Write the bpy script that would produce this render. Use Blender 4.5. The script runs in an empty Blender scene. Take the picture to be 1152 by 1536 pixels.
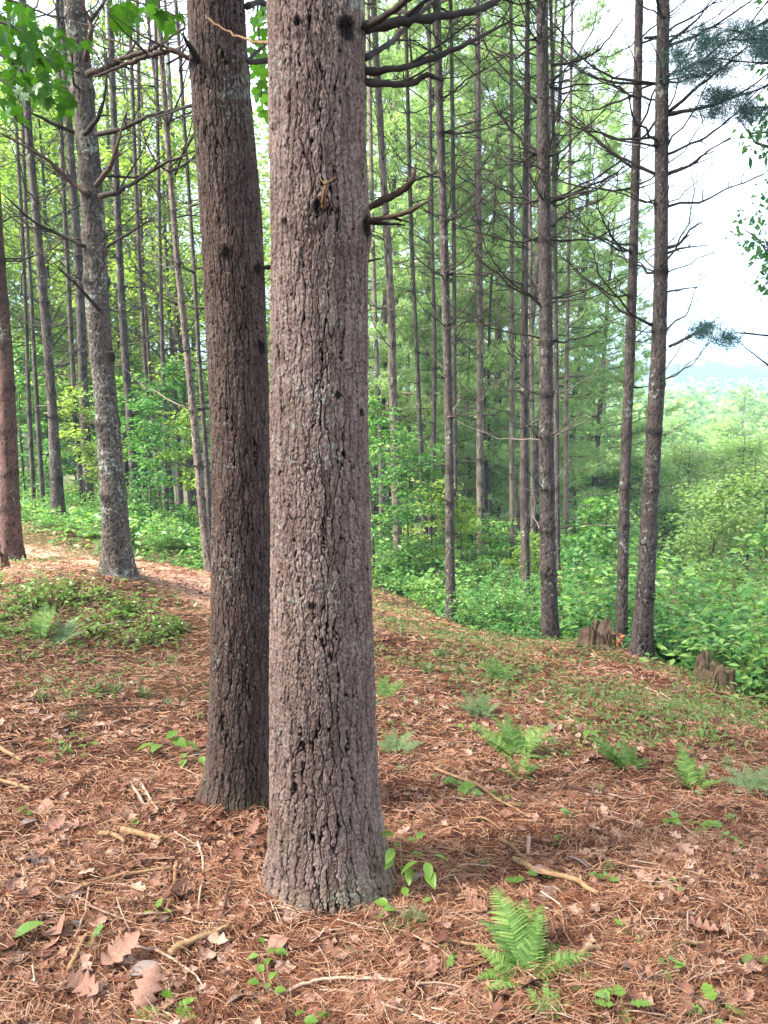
import bpy, math, random
import numpy as np
from mathutils import Vector, Matrix, Euler

SC = bpy.context.scene
COL = SC.collection
R = math.radians
rnd = random.Random(7)
nr = np.random.default_rng(11)

# ------------------------------------------------------------------ camera
TILT = 10.2
FPX = 1160.0
CAMZ = 1.6
cam_d = bpy.data.cameras.new('camera')
cam_d.sensor_fit = 'VERTICAL'
cam_d.sensor_height = 36.0
cam_d.lens = FPX / 1536 * 36.0
cam_d.clip_start = 0.05
cam_d.clip_end = 6000
cam = bpy.data.objects.new('camera', cam_d)
COL.objects.link(cam)
cam.location = (0, 0, CAMZ)
cam.rotation_euler = (R(90 - TILT), 0, 0)
SC.camera = cam

# ------------------------------------------------------------------ sky, sun, exposure
SUN_EL, SUN_AZ = 46.0, 252.0       # azimuth clockwise from +Y
SKY_STRENGTH = 0.085
CLOUD = (8.6, 9.1, 10.4)
EXPOSURE = 2.5
SUN_STRENGTH = 5.0
SUN_ANGLE = 14.0
world = bpy.data.worlds.new('World')
SC.world = world
world.use_nodes = True
wn, wl = world.node_tree.nodes, world.node_tree.links
wn.clear()
wo = wn.new('ShaderNodeOutputWorld'); bg = wn.new('ShaderNodeBackground')
sky = wn.new('ShaderNodeTexSky'); sky.sky_type = 'NISHITA'; sky.sun_disc = False
sky.sun_elevation = R(SUN_EL); sky.sun_rotation = R(SUN_AZ); sky.dust_density = 2.0
tc = wn.new('ShaderNodeTexCoord'); cn = wn.new('ShaderNodeTexNoise')
cn.inputs['Scale'].default_value = 2.2; cn.inputs['Detail'].default_value = 7
cr = wn.new('ShaderNodeValToRGB')
cr.color_ramp.elements[0].position = .36; cr.color_ramp.elements[0].color = (.45, .45, .45, 1)
cr.color_ramp.elements[1].position = .56; cr.color_ramp.elements[1].color = (1, 1, 1, 1)
mx = wn.new('ShaderNodeMix'); mx.data_type = 'RGBA'
vm = wn.new('ShaderNodeSeparateXYZ'); wl.new(tc.outputs['Generated'], vm.inputs[0])
gr = wn.new('ShaderNodeMapRange'); gr.inputs['From Min'].default_value = 0; gr.inputs['From Max'].default_value = 1
gr.inputs['To Min'].default_value = .33; gr.inputs['To Max'].default_value = 1.0
wl.new(vm.outputs['Z'], gr.inputs['Value'])
vs = wn.new('ShaderNodeVectorMath'); vs.operation = 'SCALE'; vs.inputs[0].default_value = CLOUD; wl.new(gr.outputs[0], vs.inputs['Scale'])
wl.new(vs.outputs[0], mx.inputs['B'])
wl.new(tc.outputs['Generated'], cn.inputs['Vector']); wl.new(cn.outputs['Fac'], cr.inputs['Fac'])
wl.new(cr.outputs['Color'], mx.inputs['Factor']); wl.new(sky.outputs['Color'], mx.inputs['A'])
wl.new(mx.outputs['Result'], bg.inputs['Color']); bg.inputs['Strength'].default_value = SKY_STRENGTH
wl.new(bg.outputs['Background'], wo.inputs['Surface'])

sd = bpy.data.lights.new('sun', 'SUN'); sd.energy = SUN_STRENGTH; sd.angle = R(SUN_ANGLE); sd.color = (1, .95, .86)
sun = bpy.data.objects.new('sun', sd); COL.objects.link(sun)
sdir = Vector((math.sin(R(SUN_AZ)) * math.cos(R(SUN_EL)), math.cos(R(SUN_AZ)) * math.cos(R(SUN_EL)), math.sin(R(SUN_EL))))
sun.rotation_euler = sdir.to_track_quat('Z', 'Y').to_euler()
sun.location = (-20, -5, 30)

SC.view_settings.view_transform = 'Standard'
SC.view_settings.look = 'None'
SC.view_settings.gamma = 1
SC.view_settings.exposure = EXPOSURE
SC.cycles.max_bounces = 6
SC.cycles.diffuse_bounces = 3
SC.cycles.glossy_bounces = 1
SC.cycles.transmission_bounces = 3
SC.cycles.volume_bounces = 0
SC.cycles.use_denoising = True

# ------------------------------------------------------------------ calibration helpers
cT, sT = math.cos(R(TILT)), math.sin(R(TILT))
def ray(px, py):
    x = (px - 576) / FPX; y = -(py - 768) / FPX
    return Vector((x, y * sT + cT, y * cT - sT))
def at(px, py, Y):
    d = ray(px, py); t = Y / d.y
    return Vector((d.x * t, Y, CAMZ + d.z * t))
def mpp(px, py, Y):           # metres per photo pixel at depth Y
    return (Y / ray(px, py).y) / FPX

# ------------------------------------------------------------------ numpy noise
_perm = np.random.default_rng(5).random(65536)
def _hash(ix, iy, iz=0, s=0):
    h = (ix * 73856093) ^ (iy * 19349663) ^ (np.asarray(iz) * 83492791) ^ (s * 2654435)
    return _perm[(h & 0x7fffffff) % 65521]
def noise2(x, y, s=0):
    x = np.asarray(x, float); y = np.asarray(y, float)
    ix = np.floor(x).astype(np.int64); iy = np.floor(y).astype(np.int64)
    fx = x - ix; fy = y - iy
    fx = fx * fx * (3 - 2 * fx); fy = fy * fy * (3 - 2 * fy)
    a = _hash(ix, iy, 0, s); b = _hash(ix + 1, iy, 0, s); c = _hash(ix, iy + 1, 0, s); d = _hash(ix + 1, iy + 1, 0, s)
    return (a + (b - a) * fx) * (1 - fy) + (c + (d - c) * fx) * fy - .5
def fbm2(x, y, o=4, s=0):
    r = 0; a = 1
    for i in range(o):
        r = r + a * noise2(x * 2 ** i, y * 2 ** i, s + i * 17); a *= .5
    return r
def noisec(u, nu, v, s=0):    # noise periodic in u with integer period nu
    iu = np.floor(u).astype(np.int64); iv = np.floor(v).astype(np.int64)
    fu = u - iu; fv = v - iv
    fu = fu * fu * (3 - 2 * fu); fv = fv * fv * (3 - 2 * fv)
    i0 = iu % nu; i1 = (iu + 1) % nu
    a = _hash(i0, iv, 0, s); b = _hash(i1, iv, 0, s); c = _hash(i0, iv + 1, 0, s); d = _hash(i1, iv + 1, 0, s)
    return (a + (b - a) * fu) * (1 - fv) + (c + (d - c) * fu) * fv - .5
def sstep(a, b, x):
    t = np.clip((x - a) / (b - a), 0, 1); return t * t * (3 - 2 * t)

# ------------------------------------------------------------------ terrain
_ctrl = []
def cp(px, py, Y): _ctrl.append(tuple(at(px, py, Y)))
for c in [(490, 1345, 2.1), (355, 1215, 2.6), (178, 872, 6.3), (18, 838, 8.5), (86, 772, 11.5), (316, 868, 7.5),
          (677, 938, 9.0), (826, 965, 7.5), (932, 972, 7.0), (960, 988, 6.3), (1075, 1025, 5.8), (885, 985, 6.7),
          (800, 1200, 2.9), (1100, 1300, 2.25), (1150, 1100, 4.0), (700, 1050, 4.6), (150, 1100, 3.4), (100, 950, 5.0),
          (600, 925, 9.0), (250, 1350, 2.0), (60, 1300, 2.15), (640, 1400, 1.85), (900, 1480, 1.6), (100, 1500, 1.6),
          (590, 870, 12.5), (250, 840, 9.5)]: cp(*c)
for a in range(0, 360, 60): _ctrl.append((.5 * math.sin(R(a)), .5 * math.cos(R(a)), 0))
_ctrl += [(5.2, 11, -3.9), (1.5, 14, -4.1), (0, 20, -5.2), (-5, 17, -1.9), (-9, 15, -1.2), (9, 14, -5.6), (9, 9, -3.6),
          (-8, 28, -3.4), (-16, 30, -2.8), (2, 32, -8.5), (14, 28, -11.0), (28, 28, -11.5), (12, 55, -15), (30, 60, -16), (-20, 60, -7),
          (-6, 60, -11), (60, 150, -17), (-60, 150, -12), (0, 150, -16), (0, 420, -14), (150, 400, -14), (-200, 400, -14),
          (6, 0, -.6), (12, 0, -2), (-6, 0, .3), (-14, 2, .8), (0, -6, .5), (0, -20, 2), (30, -10, -5), (-40, -20, 5), (60, 10, -13),
          (-60, 30, 1), (100, -100, -8), (-100, -100, 6), (0, -300, 0), (400, 0, -14), (-400, 0, -6)]
_C = np.array(_ctrl)
def _emb(x, y):
    r = np.sqrt(x * x + y * y) + .25
    return np.stack([1.2 * y / r, 1.2 * x / r, np.log(r)], -1)
_E = _emb(_C[:, 0], _C[:, 1])
_K = np.linalg.norm(_E[:, None] - _E[None], axis=2)
_A = np.block([[_K - .004 * np.eye(len(_C)), np.ones((len(_C), 1))], [np.ones((1, len(_C))), np.zeros((1, 1))]])
_W = np.linalg.solve(_A, np.append(_C[:, 2], 0))
def Hs(x, y):
    x = np.asarray(x, float); y = np.asarray(y, float); sh = x.shape
    e = _emb(x.ravel(), y.ravel()); out = np.empty(len(e))
    for i in range(0, len(e), 20000):
        out[i:i + 20000] = np.linalg.norm(e[i:i + 20000, None] - _E[None], axis=2) @ _W[:-1] + _W[-1]
    return out.reshape(sh)
MOUNDS = [(at(490, 1335, 2.12), .24, .03), (at(354, 1218, 2.62), .2, .03), (at(480, 1330, 2.12), .32, .035), (at(350, 1210, 2.62), .28, .03), (at(880, 990, 6.7), .5, .07), (at(1075, 1025, 5.8), .5, .06),
          (at(960, 990, 6.3), .45, .06), (at(178, 875, 6.3), .5, .05)]
def H(x, y):
    z = Hs(x, y)
    for p, s, h in MOUNDS:
        z = z + h * np.exp(-((x - p.x) ** 2 + (y - p.y) ** 2) / (s * s))
    r = np.sqrt(np.asarray(x) ** 2 + np.asarray(y) ** 2)
    z = z + .035 * fbm2(x * 1.3, y * 1.3, 3, 3) * np.clip(r / 2, .3, 4) + .034 * fbm2(x * 8, y * 8, 4, 9) * np.clip(3 / (r + .5), .15, 1)
    return z
def h1(x, y): return float(H(np.array([x]), np.array([y]))[0])
def gpt(px, py, dz=0.0):
    d = ray(px, py)
    ts = np.geomspace(1.0, 60, 500)
    X, Y, Z = d.x * ts, d.y * ts, CAMZ + d.z * ts
    below = Z < H(X, Y)
    i = int(np.argmax(below)) if below.any() else len(ts) - 1
    a, b = ts[max(i - 1, 0)], ts[i]
    for _ in range(9):
        m = (a + b) / 2
        if CAMZ + d.z * m < h1(d.x * m, d.y * m): b = m
        else: a = m
    return Vector((d.x * b, d.y * b, CAMZ + d.z * b + dz))

# ------------------------------------------------------------------ mesh helpers
def make_mesh(name, V, faces, mat=None, smooth=False, attrs=None):
    V = np.asarray(V, np.float32)
    if isinstance(faces, np.ndarray): faces = [faces]
    faces = [f for f in faces if len(f)]
    me = bpy.data.meshes.new(name)
    me.vertices.add(len(V)); me.vertices.foreach_set('co', V.ravel())
    idx = np.concatenate([f.ravel() for f in faces]).astype(np.int32)
    cnt = np.concatenate([np.full(len(f), f.shape[1]) for f in faces])
    me.loops.add(len(idx)); me.loops.foreach_set('vertex_index', idx)
    me.polygons.add(len(cnt)); me.polygons.foreach_set('loop_start', np.concatenate([[0], np.cumsum(cnt)[:-1]]).astype(np.int32))
    me.update(calc_edges=True)
    me.polygons.foreach_set('use_smooth', np.full(len(cnt), smooth))
    for k, a in (attrs or {}).items():
        at_ = me.attributes.new(k, 'FLOAT', 'POINT'); at_.data.foreach_set('value', np.asarray(a, np.float32).ravel())
    if mat: me.materials.append(mat)
    return me
def link(name, me, parent=None, loc=None, kind=None):
    o = bpy.data.objects.new(name, me); COL.objects.link(o)
    if parent: o.parent = parent
    if loc is not None: o.location = loc
    if kind: o['kind'] = kind
    return o
def thing(name, label, cat, loc=(0, 0, 0), group=None):
    o = bpy.data.objects.new(name, None); COL.objects.link(o); o.location = loc
    o.empty_display_size = .1
    o['label'] = label; o['category'] = cat
    if group: o['group'] = group
    return o
def tag(o, label, cat, group=None):
    o['label'] = label; o['category'] = cat
    if group: o['group'] = group
    return o
class Acc:
    def __init__(s): s.V = []; s.F = {}; s.n = 0
    def add(s, V, *Fs):
        V = np.asarray(V, float); s.V.append(V)
        for F in Fs:
            F = np.asarray(F, int)
            if len(F): s.F.setdefault(F.shape[1], []).append(F + s.n)
        s.n += len(V)
    def mesh(s, name, mat, smooth=False):
        return make_mesh(name, np.concatenate(s.V), [np.concatenate(v) for v in s.F.values()], mat, smooth)
def tube(P, Rr, n=6, cap=True):
    P = np.asarray(P, float); m = len(P); Rr = np.broadcast_to(np.asarray(Rr, float), (m,))
    T = np.gradient(P, axis=0); T /= np.linalg.norm(T, axis=1)[:, None] + 1e-9
    ref = np.array([0, 0, 1.]) if abs(T[:, 2]).mean() < .75 else np.array([1., 0, 0])
    A = np.cross(T, ref); A /= np.linalg.norm(A, axis=1)[:, None] + 1e-9
    B = np.cross(T, A)
    th = np.arange(n) * 2 * math.pi / n
    V = P[:, None] + Rr[:, None, None] * (np.cos(th)[None, :, None] * A[:, None] + np.sin(th)[None, :, None] * B[:, None])
    i = np.arange(m - 1)[:, None] * n; j = np.arange(n)[None]; k = (j + 1) % n
    F = np.stack([i + j, i + k, i + n + k, i + n + j], -1).reshape(-1, 4)
    V = V.reshape(-1, 3); Ft = []
    if cap:
        V = np.concatenate([V, P[:1], P[-1:]])
        a = m * n; b = a + 1
        Ft = [[a, (q + 1) % n, q] for q in range(n)] + [[b, (m - 1) * n + q, (m - 1) * n + (q + 1) % n] for q in range(n)]
    return V, F, np.array(Ft, int).reshape(-1, 3)
def smooth_path(P, k=4):
    P = [np.array(p, float) for p in P]
    Q = [2 * P[0] - P[1]] + P + [2 * P[-1] - P[-2]]; out = []
    for i in range(1, len(Q) - 2):
        for t in np.arange(k) / k:
            a, b, c, d = Q[i - 1], Q[i], Q[i + 1], Q[i + 2]
            out.append(.5 * (2 * b + (c - a) * t + (2 * a - 5 * b + 4 * c - d) * t * t + (3 * b - a - 3 * c + d) * t ** 3))
    out.append(P[-1]); return np.array(out)

# ------------------------------------------------------------------ materials
def new_mat(name):
    m = bpy.data.materials.new(name); m.use_nodes = True
    nt = m.node_tree; nt.nodes.clear()
    return m, nt.nodes, nt.links
def ramp(n, stops, interp='LINEAR'):
    r = n.new('ShaderNodeValToRGB'); r.color_ramp.interpolation = interp
    e = r.color_ramp.elements
    while len(e) < len(stops): e.new(.5)
    for i, (p, c) in enumerate(stops): e[i].position = p; e[i].color = (*c, 1)
    return r
def tex_noise(n, l, scale, detail=4, vec=None, rough=.55):
    t = n.new('ShaderNodeTexNoise'); t.inputs['Scale'].default_value = scale; t.inputs['Detail'].default_value = detail
    t.inputs['Roughness'].default_value = rough
    if vec is not None: l.new(vec, t.inputs['Vector'])
    return t
def mixc(n, l, fac, a, b, mode='MIX'):
    m = n.new('ShaderNodeMix'); m.data_type = 'RGBA'; m.blend_type = mode
    for sock, v in (('Factor', fac), ('A', a), ('B', b)):
        if hasattr(v, 'links'): l.new(v, m.inputs[sock])
        elif isinstance(v, (int, float)): m.inputs[sock].default_value = v
        else: m.inputs[sock].default_value = (*v, 1)
    return m.outputs['Result']
def math_n(n, l, op, a, b=0.0, clamp=False):
    m = n.new('ShaderNodeMath'); m.operation = op; m.use_clamp = clamp
    for i, v in enumerate((a, b)):
        if hasattr(v, 'links'): l.new(v, m.inputs[i])
        else: m.inputs[i].default_value = v
    return m.outputs[0]
def leaf_mat(name, stops, trans=.4, rough=.5, spec=.35, tcol=1.5, patch=.35, isl=.5, obv=.28):
    m, n, l = new_mat(name)
    geo = n.new('ShaderNodeNewGeometry'); oi = n.new('ShaderNodeObjectInfo')
    big = tex_noise(n, l, patch, 2, geo.outputs['Position'])
    f = math_n(n, l, 'MULTIPLY', geo.outputs['Random Per Island'], isl)
    f2 = math_n(n, l, 'MULTIPLY', oi.outputs['Random'], obv)
    f3 = math_n(n, l, 'MULTIPLY', math_n(n, l, 'SUBTRACT', big.outputs['Fac'], .35), .9)
    s = math_n(n, l, 'ADD', math_n(n, l, 'ADD', f, f2), f3, True)
    r = ramp(n, stops); l.new(s, r.inputs['Fac'])
    p = n.new('ShaderNodeBsdfPrincipled'); p.inputs['Roughness'].default_value = rough
    p.inputs['Specular IOR Level'].default_value = spec
    t = n.new('ShaderNodeBsdfTranslucent'); ms = n.new('ShaderNodeMixShader'); ms.inputs['Fac'].default_value = trans
    tcm = mixc(n, l, 1.0, r.outputs['Color'], (tcol * .95, tcol, tcol * .45), 'MULTIPLY')
    o = n.new('ShaderNodeOutputMaterial')
    l.new(r.outputs['Color'], p.inputs['Base Color']); l.new(tcm, t.inputs['Color'])
    l.new(p.outputs[0], ms.inputs[1]); l.new(t.outputs[0], ms.inputs[2]); l.new(ms.outputs[0], o.inputs['Surface'])
    return m

def bark_mat(name, plate, plate2, furrow, lichen=(.24, .25, .21), lich_amt=.5, bump=.35, scale=1.0, moss=0.0):
    m, n, l = new_mat(name)
    co = n.new('ShaderNodeTexCoord').outputs['Object']
    def A(k):
        a = n.new('ShaderNodeAttribute'); a.attribute_name = k; return a.outputs['Fac']
    crack, cell, knot = A('crack'), A('cell'), A('knot')
    n1 = tex_noise(n, l, 14 * scale, 6, co); n2 = tex_noise(n, l, 110 * scale, 6, co, .78); n3 = tex_noise(n, l, 2.2, 3, co)
    f = math_n(n, l, 'ADD', math_n(n, l, 'MULTIPLY', cell, .45), math_n(n, l, 'MULTIPLY', n1.outputs['Fac'], .75), False)
    base = mixc(n, l, math_n(n, l, 'SUBTRACT', f, .15, True), plate, plate2)
    v = ramp(n, [(.3, (.3, .28, .28)), (.46, (.85, .85, .85)), (.58, (1.35, 1.33, 1.32)), (.72, (2.1, 2.05, 2.05))]); l.new(n2.outputs['Fac'], v.inputs['Fac'])
    base = mixc(n, l, 1.0, base, v.outputs['Color'], 'MULTIPLY')
    big = ramp(n, [(.3, (.75, .72, .72)), (.65, (1.2, 1.2, 1.2))]); l.new(n3.outputs['Fac'], big.inputs['Fac'])
    base = mixc(n, l, 1.0, base, big.outputs['Color'], 'MULTIPLY')
    # lichen flecks
    ln = tex_noise(n, l, 62 * scale, 5, co, .7); lb = tex_noise(n, l, 3.5, 3, co)
    lf = math_n(n, l, 'ADD', ln.outputs['Fac'], math_n(n, l, 'MULTIPLY', math_n(n, l, 'SUBTRACT', lb.outputs['Fac'], .5), .7))
    lr = ramp(n, [(.66 - .1 * lich_amt, (0, 0, 0)), (.72 - .1 * lich_amt, (.85, .85, .85))]); l.new(lf, lr.inputs['Fac'])
    base = mixc(n, l, lr.outputs['Color'], base, lichen)
    if moss > 0:
        sep = n.new('ShaderNodeSeparateXYZ'); l.new(co, sep.inputs[0])
        mh = n.new('ShaderNodeMapRange'); mh.inputs['From Min'].default_value = .32; mh.inputs['From Max'].default_value = .0
        l.new(sep.outputs['Z'], mh.inputs['Value'])
        mm = math_n(n, l, 'MULTIPLY', mh.outputs[0], math_n(n, l, 'MULTIPLY', math_n(n, l, 'SUBTRACT', lb.outputs['Fac'], .42, True), 5.0, True), True)
        base = mixc(n, l, math_n(n, l, 'MULTIPLY', mm, moss), base, (.13, .14, .05))
    base = mixc(n, l, crack, base, furrow)
    base = mixc(n, l, knot, base, (.008, .005, .004))
    p = n.new('ShaderNodeBsdfPrincipled'); p.inputs['Roughness'].default_value = .88; p.inputs['Specular IOR Level'].default_value = .2
    l.new(base, p.inputs['Base Color'])
    b = n.new('ShaderNodeBump'); b.inputs['Strength'].default_value = bump; b.inputs['Distance'].default_value = .006
    hh = math_n(n, l, 'ADD', n2.outputs['Fac'], math_n(n, l, 'MULTIPLY', n1.outputs['Fac'], .8))
    l.new(hh, b.inputs['Height']); l.new(b.outputs[0], p.inputs['Normal'])
    o = n.new('ShaderNodeOutputMaterial'); l.new(p.outputs[0], o.inputs['Surface'])
    return m
def wood_mat(name, stops, scale=30, rough=.85, per=.5):
    m, n, l = new_mat(name)
    geo = n.new('ShaderNodeNewGeometry'); oi = n.new('ShaderNodeObjectInfo')
    co = n.new('ShaderNodeTexCoord').outputs['Object']
    t = tex_noise(n, l, scale, 5, co)
    s = math_n(n, l, 'ADD', math_n(n, l, 'MULTIPLY', geo.outputs['Random Per Island'], per), math_n(n, l, 'MULTIPLY', oi.outputs['Random'], .25))
    s = math_n(n, l, 'ADD', s, math_n(n, l, 'MULTIPLY', math_n(n, l, 'SUBTRACT', t.outputs['Fac'], .3), .9), True)
    r = ramp(n, stops); l.new(s, r.inputs['Fac'])
    p = n.new('ShaderNodeBsdfPrincipled'); p.inputs['Roughness'].default_value = rough; p.inputs['Specular IOR Level'].default_value = .25
    l.new(r.outputs['Color'], p.inputs['Base Color'])
    b = n.new('ShaderNodeBump'); b.inputs['Strength'].default_value = .4; b.inputs['Distance'].default_value = .003
    l.new(t.outputs['Fac'], b.inputs['Height']); l.new(b.outputs[0], p.inputs['Normal'])
    o = n.new('ShaderNodeOutputMaterial'); l.new(p.outputs[0], o.inputs['Surface'])
    return m

M = {}
M['bark_main'] = bark_mat('furrowed_pine_bark', (.07, .04, .031), (.225, .169, .147), (.005, .002, .0015), lich_amt=.25, bump=.5, moss=.4)
M['bark_second'] = bark_mat('brown_pine_bark', (.034, .019, .014), (.115, .083, .07), (.003, .0015, .0012), lichen=(.17, .18, .15), lich_amt=.35, bump=.5, moss=.3)
M['bark_left'] = bark_mat('lichen_pine_bark', (.042, .03, .025), (.135, .112, .095), (.007, .0045, .004), lichen=(.27, .3, .25), lich_amt=.9, bump=.5, scale=.6)
M['bark_red'] = bark_mat('reddish_pine_bark', (.06, .032, .025), (.12, .072, .06), (.008, .004, .003), lich_amt=.2, bump=.5, scale=.6)
M['bark_mid'] = bark_mat('smooth_pine_bark', (.036, .027, .024), (.1, .082, .075), (.007, .004, .004), lich_amt=.3, bump=.4, scale=.45)
M['bark_pale'] = bark_mat('pale_pine_bark', (.085, .064, .054), (.19, .155, .132), (.014, .01, .008), lich_amt=.35, bump=.4, scale=.4)
M['dead_branch'] = wood_mat('dead_branch_bark', [(0, (.008, .005, .004)), (.5, (.022, .015, .012)), (1, (.06, .045, .038))], 25)
M['pale_twig'] = wood_mat('pale_dead_twig', [(0, (.07, .052, .042)), (.5, (.16, .12, .095)), (1, (.28, .23, .19))], 25)
M['red_branch'] = wood_mat('reddish_branch', [(0, (.014, .008, .006)), (.5, (.045, .026, .019)), (1, (.13, .08, .06))], 40)
M['stick'] = wood_mat('fallen_stick_wood', [(0, (.05, .024, .013)), (.5, (.17, .095, .045)), (1, (.33, .21, .115))], 60)
M['stick_pale'] = wood_mat('weathered_stick_wood', [(0, (.1, .055, .038)), (.5, (.24, .15, .105)), (1, (.4, .29, .225))], 60)
M['stick_dark'] = wood_mat('dark_stick_wood', [(0, (.025, .012, .009)), (.5, (.075, .036, .025)), (1, (.16, .085, .06))], 60)
M['stump'] = wood_mat('rotten_stump_wood', [(0, (.01, .005, .004)), (.5, (.045, .025, .016)), (1, (.16, .11, .07))], 14)
M['stump_red'] = wood_mat('red_rotten_heartwood', [(0, (.12, .03, .015)), (.5, (.3, .09, .04)), (1, (.42, .18, .1))], 14)
M['needle_litter'] = wood_mat('brown_pine_needles', [(0, (.006, .0015, .001)), (.38, (.05, .014, .007)), (.72, (.14, .045, .02)), (.94, (.22, .092, .046)), (1, (.32, .18, .11))], 3, per=.85)
M['leaf_litter'] = wood_mat('dead_leaf_brown', [(0, (.02, .007, .005)), (.35, (.08, .03, .018)), (.75, (.18, .085, .055)), (1, (.34, .215, .165))], 12, per=.75)
M['dead_leaf'] = wood_mat('large_dead_leaf', [(0, (.085, .036, .025)), (.5, (.2, .1, .072)), (1, (.3, .185, .135))], 18, per=.3)
M['grey_leaf'] = wood_mat('grey_dead_leaf', [(0, (.09, .06, .055)), (1, (.22, .17, .155))], 18)
M['pine_needle'] = leaf_mat('green_pine_needles', [(0, (.12, .19, .105)), (.45, (.24, .345, .19)), (1, (.35, .44, .27))], .6, .45, tcol=1.7)
M['pine_blue'] = leaf_mat('bluish_pine_needles', [(0, (.01, .03, .033)), (.5, (.02, .055, .058)), (1, (.045, .1, .1))], .25, .45)
M['tree_leaf'] = leaf_mat('sunny_tree_leaves', [(0, (.09, .16, .035)), (.45, (.19, .29, .06)), (.8, (.27, .35, .09)), (1, (.35, .37, .15))], .55, .45, patch=.25)
M['valley_leaf'] = leaf_mat('valley_tree_leaves', [(0, (.04, .1, .035)), (.4, (.13, .235, .07)), (.75, (.22, .33, .11)), (1, (.38, .38, .2))], .5, .5, patch=.12, isl=.38, obv=.45)
M['shrub_leaf'] = leaf_mat('shrub_leaves', [(0, (.012, .05, .016)), (.4, (.04, .135, .034)), (.75, (.09, .22, .055)), (1, (.2, .32, .085))], .45, .42, .4, isl=.75, tcol=1.7)
M['maple_leaf'] = leaf_mat('maple_leaves', [(0, (.02, .07, .006)), (.5, (.05, .14, .014)), (1, (.1, .22, .03))], .5, .4, .4)
M['fern'] = leaf_mat('fern_green', [(0, (.03, .08, .015)), (.5, (.1, .19, .04)), (1, (.26, .35, .1))], .4, .45, .3, patch=3)
M['fern_pale'] = leaf_mat('pale_fern_green', [(0, (.07, .115, .045)), (.5, (.12, .18, .07)), (1, (.18, .24, .1))], .35, .45, .4, patch=3)
M['seedling'] = leaf_mat('bright_seedling_leaves', [(0, (.055, .125, .015)), (.5, (.11, .2, .03)), (1, (.19, .29, .065))], .4, .35, .5, patch=3)
M['cover'] = leaf_mat('ground_cover_leaves', [(0, (.045, .085, .02)), (.5, (.1, .15, .04)), (1, (.19, .22, .08))], .35, .5, .3, patch=1.2)
M['stem'] = wood_mat('green_brown_stem', [(0, (.06, .05, .025)), (.5, (.13, .1, .05)), (1, (.22, .18, .1))], 20)

def ground_mat():
    m, n, l = new_mat('forest_floor')
    geo = n.new('ShaderNodeNewGeometry'); pos = geo.outputs['Position']
    a = tex_noise(n, l, 45, 6, pos, .7); b = tex_noise(n, l, 3.0, 4, pos); c = tex_noise(n, l, .9, 4, pos)
    r = ramp(n, [(.28, (.012, .005, .004)), (.45, (.055, .022, .014)), (.6, (.12, .055, .036)), (.78, (.22, .125, .09))]); l.new(a.outputs['Fac'], r.inputs['Fac'])
    v = ramp(n, [(.3, (.72, .68, .66)), (.7, (1.2, 1.18, 1.15))]); l.new(b.outputs['Fac'], v.inputs['Fac'])
    col = mixc(n, l, 1.0, r.outputs['Color'], v.outputs['Color'], 'MULTIPLY')
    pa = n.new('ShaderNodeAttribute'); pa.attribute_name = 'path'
    pc = mixc(n, l, a.outputs['Fac'], (.26, .12, .075), (.56, .37, .28))  # pale pink needles, brightened to paint the sun patch into the colour
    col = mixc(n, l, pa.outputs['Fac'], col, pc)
    g = n.new('ShaderNodeAttribute'); g.attribute_name = 'green'
    gm = math_n(n, l, 'MULTIPLY', g.outputs['Fac'], ramp_fac(n, l, c.outputs['Fac'], .4, .6))
    gn = tex_noise(n, l, 26, 5, pos, .7)
    gc = mixc(n, l, gn.outputs['Fac'], (.03, .045, .012), (.13, .17, .055))
    col = mixc(n, l, math_n(n, l, 'MULTIPLY', gm, .8), col, gc)
    p = n.new('ShaderNodeBsdfPrincipled'); p.inputs['Roughness'].default_value = .95; p.inputs['Specular IOR Level'].default_value = .15
    l.new(col, p.inputs['Base Color'])
    bp = n.new('ShaderNodeBump'); bp.inputs['Strength'].default_value = .7; bp.inputs['Distance'].default_value = .02
    l.new(a.outputs['Fac'], bp.inputs['Height']); l.new(bp.outputs[0], p.inputs['Normal'])
    o = n.new('ShaderNodeOutputMaterial'); l.new(p.outputs[0], o.inputs['Surface'])
    return m
def ramp_fac(n, l, x, a, b):
    mr = n.new('ShaderNodeMapRange'); mr.inputs['From Min'].default_value = a; mr.inputs['From Max'].default_value = b
    l.new(x, mr.inputs['Value']); return mr.outputs[0]

# ------------------------------------------------------------------ ground
SUN_PATH_PTS = [(-11, 9.6), (-5.2, 8.6), (-3.4, 7.9), (-2.0, 7.2), (-.9, 6.9)]
def sun_path_mask(x, y):
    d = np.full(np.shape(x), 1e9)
    for (x0, y0), (x1, y1) in zip(SUN_PATH_PTS[:-1], SUN_PATH_PTS[1:]):
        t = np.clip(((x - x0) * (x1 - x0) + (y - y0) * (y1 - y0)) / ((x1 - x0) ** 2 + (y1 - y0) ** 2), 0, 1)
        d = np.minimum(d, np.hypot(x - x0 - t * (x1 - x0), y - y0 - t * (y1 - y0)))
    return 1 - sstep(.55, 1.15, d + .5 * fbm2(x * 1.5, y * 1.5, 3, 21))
def edge_dist(x, y):          # >0 beyond the edge of the clearing
    px = 576 + FPX * x / np.maximum(y, .1)
    ylim = np.interp(px, [-400, 0, 180, 330, 560, 620, 680, 750, 830, 960, 1010, 1080, 1160, 1500], [10.5, 10.0, 9.0, 8.6, 10.5, 10.4, 8.8, 8.2, 7.5, 6.9, 6.0, 5.9, 5.0, 3.5])
    return y - ylim
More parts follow.
